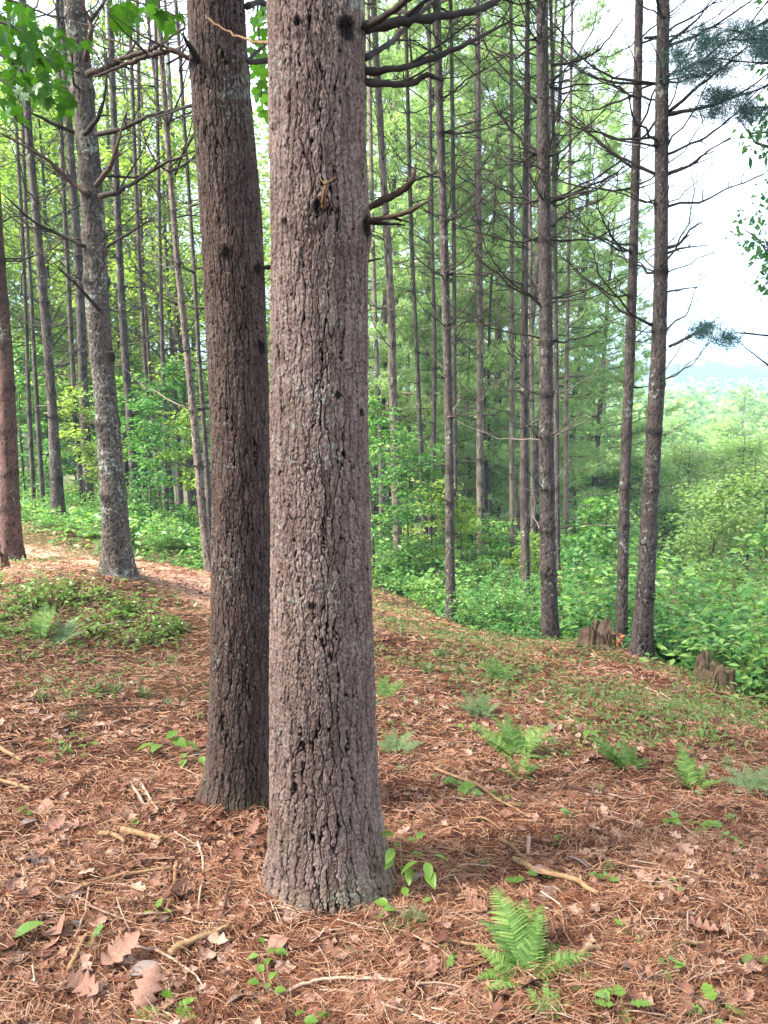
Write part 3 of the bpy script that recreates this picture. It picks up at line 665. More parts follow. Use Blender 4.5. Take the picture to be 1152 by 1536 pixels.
# --- traced mid-distance pines: (label, depth, material, nodes(px,py,width), branch density, whorl spacing px)
TREES = [
 ('pale lichened pine trunk with crooked bare branches, leaning at the path edge', 6.3, 'bark_left', [(178, 872, 54), (174, 800, 45), (162, 640, 37), (148, 480, 38), (138, 300, 37), (122, 120, 35), (111, 0, 34)], .35, 1.0, 0),
 ('red-brown pine trunk with pinkish lower bark cut by the left frame edge', 8.5, 'bark_red', [(17, 838, 36), (13, 700, 30), (8, 560, 27), (0, 430, 22), (-12, 240, 20), (-22, 0, 18)], .5, 1.0, 1),
 ('slim grey pine trunk between the red-brown trunk and the lichened one', 11.5, 'bark_mid', [(88, 772, 22), (80, 640, 16), (70, 500, 15), (55, 330, 13), (42, 180, 12), (34, 0, 11)], .9, 1, 1),
 ('very thin dark trunk, left one of a close pair near the red-brown trunk', 12.0, 'bark_mid', [(53, 785, 7), (44, 620, 7), (38, 450, 6), (28, 250, 6), (12, 20, 5)], .6, 1, 1),
 ('very thin dark trunk, right one of a close pair near the red-brown trunk', 12.6, 'bark_mid', [(66, 778, 8), (55, 600, 7), (46, 430, 6), (36, 250, 6), (30, 0, 5)], .6, 1, 1),
 ('thin dark trunk just left of the lichened pine, seen against bright leaves', 14.0, 'bark_mid', [(124, 760, 9), (112, 600, 8), (104, 450, 8), (94, 250, 7), (86, 0, 6)], .8, 1, 1),
 ('grey trunk partly hidden directly behind the lichened pine', 15.0, 'bark_mid', [(135, 770, 17), (126, 600, 15), (118, 400, 14), (105, 220, 13), (92, 0, 12)], .8, 1, 1),
 ('brown pine trunk behind shrubs, first one right of the lichened pine', 15.5, 'bark_mid', [(205, 780, 14), (196, 640, 13), (184, 480, 12), (174, 260, 11), (164, 0, 10)], 1, 1, 1),
 ('slender dark trunk second to the right of the lichened pine', 16.5, 'bark_mid', [(228, 770, 8), (222, 620, 7), (214, 480, 7), (204, 280, 7), (196, 60, 6), (194, 0, 6)], .9, 1, 1),
 ('thin pinkish trunk rising from the bushes left of the leaning pale trunk', 18.0, 'bark_red', [(240, 760, 7), (230, 640, 7), (222, 520, 6), (212, 350, 6), (206, 0, 5)], .6, 1, 1),
 ('thin trunk with many side twigs behind the leaning pale trunk', 15.0, 'bark_mid', [(250, 745, 8), (247, 620, 7), (243, 500, 7), (239, 330, 6), (233, 0, 6)], .7, 1, 1),
 ('pale slender trunk leaning left beside the darker big trunk', 7.5, 'bark_pale', [(317, 866, 17), (306, 790, 14), (294, 660, 13), (281, 530, 11), (265, 380, 10), (250, 190, 9), (240, 50, 9), (236, 0, 9)], .8, 1, 1),
 ('thin grey trunk tight against the left edge of the darker curved trunk', 10.0, 'bark_mid', [(316, 830, 9), (310, 700, 8), (300, 560, 7), (292, 420, 7), (280, 240, 6), (268, 60, 6)], .7, 1, 1),
 ('pinkish-grey trunk nearest the right side of the thickest trunk', 14.0, 'bark_pale', [(598, 860, 16), (595, 760, 15), (590, 600, 14), (586, 450, 13), (576, 280, 12), (566, 110, 11), (560, 0, 10)], 1.1, 1, 1),
 ('thin pale trunk half hidden beside the thickest trunk', 19.0, 'bark_pale', [(573, 820, 9), (570, 650, 8), (563, 480, 7), (558, 300, 7), (552, 0, 6)], .5, 1, 1),
 ('thin mottled trunk left of the tall slim one at the clearing edge', 16.0, 'bark_mid', [(637, 822, 8), (632, 700, 8), (625, 520, 7), (617, 350, 7), (608, 0, 6)], .9, 1, 1),
 ('thin reddish trunk close behind the tall slim one at the clearing edge', 17.0, 'bark_mid', [(645, 816, 8), (650, 680, 8), (652, 520, 7), (648, 350, 6), (643, 0, 6)], .8, 1, 1),
 ('tall slim pine at the clearing edge standing on open needle ground', 9.0, 'bark_mid', [(677, 938, 17), (675, 830, 15), (674, 680, 14), (670, 500, 14), (664, 300, 14), (659, 150, 13), (655, 0, 13)], 1.2, 1, 2),
 ('thin grey trunk just behind and right of the tall slim clearing-edge pine', 15.0, 'bark_mid', [(684, 820, 8), (682, 600, 7), (681, 400, 7), (679, 200, 7), (676, 0, 6)], .9, 1, 1),
 ('straight pale grey trunk alone midway between two slim edge pines', 16.0, 'bark_pale', [(721, 825, 13), (720, 700, 12), (720, 500, 11), (719, 360, 10), (718, 200, 9), (717, 60, 8)], 1.0, 1, 1),
 ('thin pale trunk left of the reddish-grey trunk with dark knots', 15.0, 'bark_pale', [(768, 865, 9), (768, 700, 9), (768, 500, 8), (768, 330, 7), (767, 100, 6)], .9, 1, 1),
 ('reddish-grey trunk with dark knots left of the stout edge pine', 12.0, 'bark_mid', [(788, 880, 16), (787, 760, 14), (786, 600, 13), (787, 440, 12), (789, 250, 10), (791, 60, 8)], 1.2, 1, 1),
 ('thin white-grey trunk tucked behind the knotty reddish-grey one', 18.0, 'bark_pale', [(799, 845, 8), (799, 700, 8), (797, 500, 7), (795, 300, 6), (793, 120, 5)], .8, 1, 1),
 ('stout edge pine with many radiating dead branches above bright shrubs', 7.5, 'bark_mid', [(826, 965, 28), (823, 860, 26), (820, 700, 25), (819, 520, 22), (817, 350, 21), (815, 180, 20), (813, 0, 19)], 1.5, 1, 2),
 ('slim dark trunk hugging the right side of the stout edge pine', 10.5, 'bark_mid', [(836, 900, 10), (835, 700, 9), (834, 520, 8), (832, 330, 7), (829, 120, 6)], .5, 1, 0),
 ('thin pale trunk between the stout edge pine and the twin pines', 17.0, 'bark_pale', [(848, 830, 8), (849, 700, 8), (850, 560, 7), (852, 440, 6), (854, 300, 5)], .8, 1, 1),
 ('slimmer left one of the twin pines beside the stump', 7.0, 'bark_mid', [(932, 976, 20), (934, 860, 18), (939, 680, 17), (946, 500, 16), (952, 300, 14), (956, 140, 14), (959, 0, 13)], .75, 1, 1),
 ('thicker right one of the twin pines leaning from the mound by the stump', 6.3, 'bark_mid', [(961, 990, 34), (970, 850, 29), (978, 700, 26), (986, 560, 25), (991, 420, 22), (992, 280, 22), (993, 130, 21), (995, 0, 20)], .9, 1, 2),
]
def mid_tree(idx, label, Y, matk, nodes, bd, _, bmode):
    P = [(at(px, py, Y), .45 * w * mpp(px, py, Y)) for px, py, w in nodes]
    base = P[0][0].copy(); bz = h1(base.x, base.y)
    if bz < base.z + .5: 
        base = Vector((base.x, base.y, min(bz, base.z)));
    P.insert(0, (Vector((base.x, base.y, min(base.z, bz) - .1)), P[0][1] * 1.02))
    q = random.Random(idx * 13 + 5)
    ztop = at(576, 0, Y).z
    a, b = P[-1], P[-2]; d = (a[0] - b[0]) / max(.3, a[0].z - b[0].z)
    ex = max(1.5, ztop + 1.2 + .08 * Y - a[0].z)
    P.append((a[0] + d * ex, a[1] * .78))
    wtop = P[-1][0].z
    e_ = P[-1][0]
    for zz_, f_ in ((.5, .55), (1.0, .15)):
        zt = e_.z + (base.z + 19.3 - e_.z) * zz_
        if zt > e_.z + .5: P.append((Vector((e_.x, e_.y, zt)), a[1] * f_))
    t = thing('pine_tree', label, 'pine tree', base)
    if Y < 13: add_canopy(t, Vector((e_.x - base.x, e_.y - base.y, 0)), idx, q, .9 if Y < 13 else .7)
    rm = P[len(P) // 2][1]
    # whorls
    z = base.z + q.uniform(.5, .8); wh = []
    while z < wtop - .1:
        wh.append(z); z += q.uniform(.33, .6) * (1 if Y < 12 else 1.25)
    near = Y < 10
    m = trunk_mesh('trunk', P, M[matk], base, fine_top=wtop, nu=(72 if Y < 7 else 40) if near else 18, dv=(.010 if Y < 7 else .02) if near else .07,
                   cw=.024 if near else .04, ch=.07 if near else .12, depth=.0065 if near else .004,
                   flare=.42 if near else .25, flare_h=.16, whorls=wh, seed=20 + idx, collar=.13 if idx != 0 else .2, wob=.035, low_elong=1.4)
    link('trunk', m, t)
    sp = np.array([[*p, r] for p, r in P])
    for w in wh:
        c = [np.interp(w, sp[:, 2], sp[:, k]) for k in range(4)]
        hi = (w - 0.2) / 2.2
        e = max(0.05, min(1, .18 + hi * .8))
        if w < base.z + .9: continue
        nb = int(bd * (2.6 + 3.6 * e) * (1 if near else .9) + q.random())
        for k in range(nb):
            az = q.uniform(0, 2 * math.pi)
            low = q.random() > e
            if low and q.random() < .3: continue
            L = q.uniform(.06, .18) if low else q.uniform(.35, 1.35) * (.6 + .4 * e)
            me = q.choice(STUB) if low else q.choice(BRP if (matk == 'bark_pale' or w < 1.6) and q.random() < .45 else BR)
            if low: L = L * 1.0
            rx = c[3] * .7
            o = put_branch(t, base, (c[0] + rx * math.cos(az), c[1] + rx * math.sin(az), w + q.uniform(-.03, .03)), az, L, me, q.uniform(.0, .75) if not low else q.uniform(-.1, .5))
            if not low and near: o.scale = (L, L, L) if L > .6 else (L, L * 1.2, L * 1.2)
    return t, base
tree_objs = []
for i, a in enumerate(TREES): tree_objs.append(mid_tree(i, *a))
tl, ol = tree_objs[0]
pr = .008
for pts, ys, r in [
    ([(150, 294), (175, 288), (194, 278), (243, 247), (292, 227)], [6.2, 6.1, 6.0, 5.9, 5.8], .022),
    ([(146, 201), (181, 194), (222, 175), (283, 158)], [6.2, 6.1, 6.0, 5.9], .02),
    ([(144, 278), (163, 253), (174, 226), (187, 174)], [6.1, 6.0, 5.9, 5.9], .024),
    ([(118, 201), (83, 187), (42, 167)], [6.3, 6.2, 6.0], .02),
    ([(135, 292), (104, 271), (66, 236), (0, 200)], [6.2, 6.2, 6.1, 6.0], .024),
    ([(128, 370), (87, 351), (52, 333), (0, 288)], [6.2, 6.2, 6.1, 6.0], .018),
    ([(150, 466), (121, 434), (80, 394)], [6.1, 6.0, 5.9], .016),
    ([(160, 370), (198, 347), (233, 326)], [6.2, 6.2, 6.2], .014),
    ([(128, 90), (136, 50), (135, 31), (118, 0)], [6.1, 6.0, 6.0, 5.9], .024),
    ([(135, 32), (148, 15), (162, -5)], [6.0, 6.0, 6.0], .016),
    ([(132, 112), (160, 100), (187, 87), (222, 75), (278, 42)], [6.2, 6.1, 6.0, 5.9, 5.7], .026),
    ([(126, 202), (145, 180), (158, 140), (160, 80)], [6.1, 6.0, 5.9, 5.9], .02)]:
    traced(tl, ol, pts, ys, [r, r * .8, r * .55, r * .25], M['red_branch'] if r > .0235 else db, twigs=6, n=6)
# long sweeping branches of the twin pines and the stout pine
for ti, L_ in ((27, [([(1000, 262), (1040, 245), (1060, 228), (1100, 204)], .014), ([(1000, 372), (1020, 365), (1035, 345), (1053, 333)], .014),
                    ([(1000, 380), (1025, 372), (1063, 368)], .011), ([(1000, 438), (1020, 434), (1050, 430)], .009),
                    ([(1000, 172), (1060, 160), (1110, 140), (1152, 110)], .016), ([(1000, 170), (1060, 120), (1110, 80), (1150, 50)], .013),
                    ([(1000, 70), (1050, 50), (1100, 20), (1140, -10)], .014), ([(1000, 66), (1045, 30), (1070, -5)], .012),
                    ([(985, 262), (930, 235), (880, 195), (850, 165)], .014), ([(1004, 520), (1028, 508), (1055, 495), (1068, 488)], .013),
                    ([(1000, 232), (1060, 205), (1110, 165), (1150, 130)], .011)]),
               (23, [([(815, 232), (785, 210), (750, 178)], .017), ([(812, 232), (780, 222), (745, 215)], .013), ([(825, 305), (870, 285), (920, 262), (945, 242)], .016),
                     ([(828, 98), (870, 90), (900, 72), (935, 28)], .014), ([(806, 155), (770, 120), (730, 70), (720, 30)], .014), ([(828, 340), (850, 320), (900, 300), (925, 270)], .012),
                     ([(812, 450), (790, 410), (772, 384)], .014), ([(824, 225), (836, 170), (860, 130), (905, 60)], .012)]),
               (26, [([(950, 252), (900, 215), (850, 170)], .013), ([(955, 140), (980, 150), (1000, 132)], .012), ([(940, 470), (925, 462), (900, 450)], .01)])):
    t_, o_ = tree_objs[ti]; Y0 = TREES[ti][1]
    for pts, r in L_:
        s = .12 if pts[-1][0] > pts[0][0] else -.1
        traced(t_, o_, pts, [Y0 - s * i for i in range(len(pts))], [r, r * .75, r * .5, r * .25], db, twigs=8, n=6)

# --- thin far trunks
FAR_LAB = 'thin bare pine trunk far back among the crowded background trees'
far_tr = [trunk_mesh('trunk', [(Vector((0, 0, 0)), .085), (Vector((.1 * k, 0, 4)), .07), (Vector((.15, .1 * k, 9)), .055), (Vector((.2 * k, .1, 14)), .035), (Vector((.2 * k, .1, 17)), .02)],
          M[('bark_pale', 'bark_mid', 'bark_mid')[k % 3]], Vector((0, 0, 0)), nu=9, dv=.16, cw=.06, ch=.3, depth=.004, flare=.2, whorls=[.8 + .62 * j for j in range(24)], seed=90 + k, collar=.2, wob=.05) for k in (-1, 0, 1, 2)]
def far_trunk(px, Y, s, q, group='thin far trunks', lab=FAR_LAB, nb=26):
    x = (px - 576) / FPX * Y / cT * 1.0
    z = h1(x, Y)
    t = thing('pine_tree', lab, 'pine tree', (x, Y, z), group)
    o = link('trunk', q.choice(far_tr), t); o.scale = (s, s, 1); o.rotation_euler = (q.uniform(-.02, .02), q.uniform(-.03, .03), q.uniform(0, 6.28))
    top = 1.6 + .5 * Y - z
    for k in range(nb):
        w = q.uniform(1.6, min(16, top)); az = q.uniform(0, 6.28)
        put_branch(t, (0, 0, 0), (0, 0, w), az, q.uniform(.4, 1.5), q.choice(BR + BRP), q.uniform(0, .5))
    return t
FARL = []
qf = random.Random(31)
for px in [12, 30, 72, 98, 148, 168, 188, 214, 232, 258, 268, 286, 300, 582, 618, 662, 696, 738, 760, 808, 862]:
    FARL.append((far_trunk(px + qf.uniform(-4, 4), qf.uniform(18, 30), qf.uniform(.7, 1.25), qf, nb=14), px))

def leafy_crown(seed, H_=12.0, rad=3.0, h0=.25, mat='tree_leaf', nlimb=26, leaf=.13, per=300, trunk_r=.12, layered=.5, shape=.6, T=QUAD_T, F=QUAD_F, tmat='bark_mid'):
    """broadleaf tree: wood mesh (trunk, limbs) and foliage mesh"""
    g = np.random.default_rng(seed); wood = Acc(); LP = []; LD = []
    s = np.linspace(0, 1, 9)
    tr = np.stack([.04 * H_ * np.sin(s * 3 + seed) * s, .03 * H_ * np.sin(s * 2.3 + seed * 2) * s, H_ * .93 * s], 1)
    wood.add(*tube(tr, trunk_r * (1 - .85 * s), 7, False))
    for b in range(nlimb):
        t = h0 + (1 - h0) * (b + g.random()) / nlimb
        c = np.array([np.interp(t * .93, s, tr[:, j]) for j in range(3)])
        x = (t - h0) / (1 - h0)
        L = rad * (.35 + .9 * math.sin(math.pi * min(1, x ** shape * .95 + .05)) ** .8) * g.uniform(.65, 1.1)
        az = g.uniform(0, 2 * math.pi); el = g.uniform(.05, .5) + .6 * x
        d = np.array([math.cos(az) * math.cos(el), math.sin(az) * math.cos(el), math.sin(el)])
        u = np.linspace(0, 1, 5)
        P = c + d * (L * u)[:, None] + np.array([0, 0, 1]) * (-.12 * L * u ** 2)[:, None] + np.r_[np.zeros((1, 3)), g.normal(0, .05 * L, (4, 3))]
        wood.add(*tube(P, trunk_r * .35 * (1 - .8 * u) * (1 - .6 * x), 4, False))
        nsp = 7
        for k in range(nsp):
            uu = g.uniform(.3, 1.05); cc = np.array([np.interp(min(uu, 1), u, P[:, j]) for j in range(3)])
            az2 = g.uniform(0, 2 * math.pi); d2 = np.array([math.cos(az2), math.sin(az2), g.uniform(-.2, .45)]); l2 = rad * g.uniform(.15, .38)
            e = cc + d2 * l2
            wood.add(*tube([cc, e], np.array([.1, .03]) * trunk_r, 3, False))
            m = max(4, per // nsp)
            v = g.random(m) ** .7
            pp = cc + (e - cc) * v[:, None] + g.normal(0, 1, (m, 3)) * np.array([.16, .16, .16 * (1 - layered) + .03]) * rad * .42
            LP.append(pp); LD.append(unit(pp - cc + g.normal(0, .25, (m, 3)) * rad * .3 + 1e-4))
    LP = np.concatenate(LP); LD = np.concatenate(LD); LD[:, 2] = LD[:, 2] * .5 - .15
    Nn = np.array([0, 0, 1]) + g.normal(0, .45, LP.shape)
    V, Fo = scatter(LP, LD, Nn, leaf * g.uniform(.6, 1.25, len(LP)), .62, T, F)
    return make_mesh('foliage', V, Fo, M[mat]), wood.mesh('trunk', M[tmat], True)

def bush_variant(seed, h=1.3, rad=1.0, stems=14, leaf=.085, mat='shrub_leaf', per=130):
    g = np.random.default_rng(seed); wood = Acc(); LP = []; LD = []
    for b in range(stems):
        az = g.uniform(0, 2 * math.pi); out = rad * math.sqrt(g.random()); hh = h * g.uniform(.55, 1.05) * (1 - .35 * (out / rad) ** 2)
        e = np.array([out * math.cos(az), out * math.sin(az), hh]); u = np.linspace(0, 1, 6)
        P = np.array([.15 * e[0], .15 * e[1], -.1]) + (e - np.array([.15 * e[0], .15 * e[1], -.1])) * np.stack([u ** 1.4, u ** 1.4, u], 1) + np.r_[np.zeros((1, 3)), g.normal(0, .025, (5, 3))]
        wood.add(*tube(P, .011 * (1 - .8 * u), 4, False))
        for k in range(9):
            uu = g.uniform(.3, 1); cc = np.array([np.interp(uu, u, P[:, j]) for j in range(3)]); a2 = g.uniform(0, 6.28)
            l2 = g.uniform(.15, .42) * rad; d2 = np.array([math.cos(a2), math.sin(a2), g.uniform(-.1, .35)]); e2 = cc + d2 * l2
            wood.add(*tube([cc, e2], np.array([.004, .002]), 3, False))
            m = max(4, per // 9); v = np.linspace(.1, 1.05, m); sg = np.where(np.arange(m) % 2, 1, -1)
            sd = np.array([-d2[1], d2[0], 0])
            pp = cc + (e2 - cc) * v[:, None] + g.normal(0, .03, (m, 3))
            LP.append(pp); LD.append(d2[None] * .6 + sd[None] * sg[:, None] * .9 + g.normal(0, .25, (m, 3)))
    LP = np.concatenate(LP); LD = np.concatenate(LD); LD[:, 2] -= .2
    Nn = np.array([0, 0, 1]) + g.normal(0, .3, LP.shape)
    V, Fo = scatter(LP, LD, Nn, leaf * g.uniform(.6, 1.2, len(LP)), .55, LEAF_T, LEAF_F)
    return make_mesh('foliage', V, Fo, M[mat]), wood.mesh('stem', M['stem'], True)

TALLB = [bush_variant(450 + k, h=(2.6, 3.1, 2.3)[k], rad=(1.4, 1.5, 1.6)[k], stems=30, leaf=.1, per=150) for k in range(3)]
PINE = [pine_crown(200 + k, h0=(.2, .3, .12)[k], rad=(3.2, 2.6, 3.4)[k], H_=20.0, nb=92, tw=.026) for k in range(3)]
LEAFY = [leafy_crown(300 + k, H_=(12, 10, 14)[k], rad=(3.0, 2.6, 3.4)[k], leaf=.15) for k in range(3)]
VALLEY = [leafy_crown(320 + k, H_=12, rad=3.4, h0=.15, mat='valley_leaf', leaf=.22, per=260, nlimb=30, layered=.35) for k in range(3)]
SAPL = [leafy_crown(340 + k, H_=4.2, rad=1.1, h0=.2, mat=('shrub_leaf', 'tree_leaf')[k % 2], leaf=.1, per=110, nlimb=20, trunk_r=.03, layered=.8, T=LEAF_T, F=LEAF_F) for k in range(3)]
BUSH = [bush_variant(400 + k, h=(1.3, 1.0, 1.5, 1.1, .8)[k], rad=(1.1, .9, 1.2, 1.0, .8)[k]) for k in range(5)]
pine_trunk = trunk_mesh('trunk', [(Vector((0, 0, 0)), .16), (Vector((.05, 0, 7)), .12), (Vector((-.05, .05, 14)), .07), (Vector((0, 0, 19.6)), .02)], M['bark_mid'], Vector((0, 0, 0)), nu=9, dv=.3, cw=.1, ch=.3, depth=.004, whorls=[1 + .8 * j for j in range(22)], seed=77, collar=.15)

LM = [('the left frame edge', 0), ('the red-brown trunk', 24), ('the lichened pine', 160), ('the leaning pale trunk', 296), ('the darker big trunk', 362), ('the thickest trunk', 484), ('the pinkish-grey trunk', 594),
      ('the tall slim edge pine', 674), ('the lone straight trunk', 720), ('the knotty reddish-grey trunk', 787), ('the stout edge pine', 820), ('the slimmer twin pine', 938), ('the thicker twin pine', 980), ('the right frame edge', 1152)]
AUTO = []
def auto(o, desc, px, py=None): AUTO.append((o, desc, px, py))
ORD = ['nearest', 'second', 'third', 'fourth', 'fifth', 'sixth', 'seventh', 'eighth', 'ninth', 'tenth', 'eleventh', 'twelfth', 'thirteenth', 'fourteenth', 'fifteenth', 'sixteenth', 'seventeenth', 'eighteenth']
GL = []
def finish_labels():
    B = {}
    for o, desc, px, py in AUTO:
        if py is None:
            nm, lx = min(LM, key=lambda a: abs(a[1] - px)); d = abs(px - lx); side = 'right of' if px >= lx else 'left of'
        else:
            nm, lx, ly = min(GL, key=lambda a: math.hypot(a[1] - px, a[2] - py)); d = math.hypot(lx - px, ly - py)
            side = ('right of' if px > lx else 'left of') if abs(px - lx) > abs(py - ly) else ('in front of' if py > ly else 'behind')
        B.setdefault((desc, nm, side), []).append((d, o))
    for (desc, nm, side), L in B.items():
        L.sort(key=lambda a: a[0])
        for k, (d, o) in enumerate(L):
            o['label'] = f'{desc}, {ORD[k]} one {side} {nm}' if len(L) > 1 else f'{desc}, {side} {nm}'
def crown_tree(name, cat, lab, pair, x, y, s, q, group=None, kinds=('foliage', 'trunk'), extra_trunk=None, sz=None):
    z = h1(x, y) - .1
    t = thing(name, lab, cat, (x, y, z), group)
    t.rotation_euler = (q.uniform(-.04, .04), q.uniform(-.04, .04), q.uniform(0, 6.28))
    t.scale = (s, s, sz or s * q.uniform(.92, 1.1))
    link(kinds[0], pair[0], t); link(kinds[1], pair[1], t)
    if extra_trunk: link('trunk', extra_trunk, t)
    return t
PX = lambda px, Y: (px - 576) / FPX * Y / cT
qb = random.Random(91)
# background pines with soft green crowns
for i, (px, Y, s) in enumerate([(560, 24, 1.1), (610, 30, 1.15), (640, 24, 1.05), (690, 30, 1.15), (730, 23, 1.0), (760, 33, 1.2), (800, 24, 1.0), (850, 30, 1.1), 
                                (880, 30, 1.0), (912, 36, 1.0), (590, 40, 1.3), (700, 42, 1.3), (800, 40, 1.25), (520, 20, .9), (655, 36, 1.3), (745, 26, 1.1)]):
    auto(crown_tree('pine_tree', 'pine tree', 'feathery green pine', PINE[i % 3], PX(px, Y), Y, s, qb,
               'leafy pines behind the bare trunks', ('foliage', 'limb'), pine_trunk), 'feathery green pine behind the bare trunks', px)
# bright broadleaf trees on the left
for i, (px, Y, s) in enumerate([(-60, 19, .85), (15, 22, .95), (75, 20, .8), (130, 24, 1.05), (175, 21, .85), (225, 23, 1.0), (270, 19, .8), (320, 24, 1.05), (30, 30, 1.35), (90, 32, 1.45), (160, 31, 1.4), (230, 34, 1.5), (290, 30, 1.35), (-120, 26, 1.1), (350, 32, 1.4), (-20, 34, 1.4), (400, 25, .9), (480, 28, 1.0), (575, 24, .6), (640, 26, .65), (715, 25, .6), (790, 26, .6)]):
    auto(crown_tree('broadleaf_tree', 'tree', 'sunlit yellow-green broadleaf tree behind the bare trunks', LEAFY[i % 3], PX(px, Y), Y, s, qb, 'sunlit broadleaf trees behind the trunks'), 'yellow-green broadleaf tree', px)
# valley trees on the right
vq = random.Random(17)
VAL = [(870, 17, .42), (915, 20, .5), (1000, 24, .62), (1065, 21, .55), (1120, 26, .75), (1175, 20, .62), (960, 30, .75), (1030, 34, .85), (1100, 36, .95), (1160, 38, 1.0), (905, 36, .9),
       (980, 46, 1.0), (1050, 52, 1.1), (1120, 50, 1.1), (1180, 58, 1.2), (920, 55, 1.0), (860, 48, 1.0), (1230, 30, .9), (1000, 68, 1.1), (1080, 75, 1.15), (1150, 80, 1.1), (930, 80, 1.05), (1210, 85, 1.2), (1040, 95, 1.15), (1130, 105, 1.2), (970, 105, 1.1), (880, 90, 1.1)]
for i, (px, Y, s) in enumerate(VAL):
    auto(crown_tree('broadleaf_tree', 'tree', 'pale green broadleaf tree on the valley slope beyond the shrubs', VALLEY[i % 3], PX(px, Y), Y, s, vq, 'broadleaf trees on the valley slope'), ('near', 'middle-distance', 'far-off')[(Y > 32) + (Y > 60)] + ' pale green valley tree', px)
crown_tree('pine_tree', 'pine tree', 'pointed conifer rising above the far treeline below the blue hill', PINE[1], PX(1098, 75), 75, .82, vq, None, ('foliage', 'limb'), pine_trunk)
# saplings and shrubs beyond the edge of the clearing
for i, (px, Y, s) in enumerate([(905, 11, .75), (700, 13, .7), (250, 13, .75), (225, 11.5, .55), (130, 14, .7), (610, 13, .8), (742, 15, .95), (300, 12, .6), (860, 14, .8), (40, 14, .8), (655, 15, .9), (560, 12, .7), (960, 13, .6), (800, 14, .75), (180, 16, .9), (775, 17, 1.0), (25, 19, .9), (60, 21, 1.1), (95, 20, .95), (-20, 20, 1.1), (40, 17, .7), (75, 24, 1.2), (118, 22, 1.0)]):
    auto(crown_tree('sapling', 'sapling', 'young leafy sapling among the undergrowth behind the clearing edge', SAPL[i % 3], PX(px, Y), Y, s, qb, 'saplings in the undergrowth'), 'young leafy sapling in the undergrowth', px)
ci = 0
for row, (dy, sp, s0) in enumerate([(.75, 42, .5), (1.7, 50, .75), (2.9, 52, .95), (4.6, 50, 1.15), (7.0, 46, 1.4)]):
    px = -40 + row * 17
    while px < 1210:
        x_t = (px - 576) / FPX; 
        yl = float(np.interp(px, [-400, 0, 180, 330, 560, 620, 680, 750, 830, 960, 1010, 1080, 1160, 1500], [10.5, 10.0, 9.0, 8.6, 10.5, 10.4, 8.8, 8.2, 7.5, 6.9, 6.0, 5.9, 5.0, 3.5]))
        Y = yl + dy + qb.uniform(-.3, .3); sc = s0 * qb.uniform(.7, 1.3) * (1.35 if px > 840 and row < 2 else 1)
        if px < 520: sc *= .62
        if 330 < px < 520: px += sp * 1.4; continue
        if row == 0 and 1000 < px < 1130: px += 25; continue
        lib = BUSH
        if row >= 2 and px > 540: lib = TALLB; sc = (.62, .85, 1.05)[row - 2] * qb.uniform(.8, 1.15) * (1.12 if px > 850 else .8)
        auto(crown_tree('shrub', 'shrub', 'leafy green shrub in the dense undergrowth along the clearing edge', lib[ci % len(lib)], PX(px, Y) , Y, sc, qb, 'shrubs along the clearing edge', ('foliage', 'stem')), ('small leafy shrub in the front row', 'leafy shrub in the second row', 'leafy shrub in the third row', 'leafy shrub in the fourth row', 'tall shrub in the rearmost row')[row], px)
        ci += 1; px += sp * qb.uniform(.75, 1.25) * (1 if px > 520 else 1.2)

for t_, px in FARL: auto(t_, 'thin far-back bare trunk', px)
# undergrowth mass and the far-off wood
def undergrowth():
    g = np.random.default_rng(77); n = 50000
    Y = 5.5 + 24 * g.random(n) ** 1.5; px = g.uniform(-150, 1300, n); X = (px - 576) / FPX * Y
    m = edge_dist(X, Y) > .25 + .3 * g.normal(0, 1, n); m &= ~((px > 345) & (px < 500)); X, Y = X[m], Y[m]
    ht = (.35 + .7 * (fbm2(X * 1.1, Y * 1.1, 3, 55) + .4)) * np.where(X < -.3, .45, 1) * np.clip(edge_dist(X, Y) + .2, .2, 1)
    Z = H(X, Y) + np.clip(ht, .05, 1.2) * g.random(len(X)) ** .6
    P = np.stack([X, Y, Z], 1); D = g.normal(0, 1, P.shape); D[:, 2] = D[:, 2] * .3
    V, F = scatter(P, D, np.array([0, -.15, 1]) + g.normal(0, .4, P.shape), g.uniform(.05, .12, len(P)), .55)
    link('undergrowth', make_mesh('undergrowth', V, F, M['shrub_leaf']), kind='stuff')
undergrowth()
def far_wood():
    g = np.random.default_rng(78); n = 1500; V_ = []; P = []
    for k in range(n):
        Y = 85 + 320 * g.random() ** 1.6; px = g.uniform(-200, 1400); X = (px - 576) / FPX * Y
        P.append((X, Y, g.uniform(9, 15)))
    P = np.array(P); Z0 = Hs(P[:, 0], P[:, 1]); LP = []; S = []
    for (x, y, h_), z in zip(P, Z0):
        m = int(np.clip(9000 / y, 14, 110)); r = g.uniform(2.6, 4.2)
        a = g.uniform(0, 6.28, m); u = g.random(m)
        rr = r * np.sqrt(1 - u ** 2) * g.uniform(.75, 1.05, m)
        LP.append(np.stack([x + rr * np.cos(a), y + rr * np.sin(a), z + h_ * .35 + u * h_ * .62], 1)); S.append(np.full(m, .35 + y * .0035) * g.uniform(.7, 1.4, m) * (1.6 if y < 150 else 2.2))
    LP = np.concatenate(LP); S = np.concatenate(S)
    D = g.normal(0, 1, LP.shape); D[:, 2] *= .5
    V, F = scatter(LP, D, np.array([0, -.3, 1]) + g.normal(0, .5, LP.shape), S, .8)
    link('far_woodland', make_mesh('far_woodland', V, F, M['valley_leaf']), kind='stuff')
far_wood()

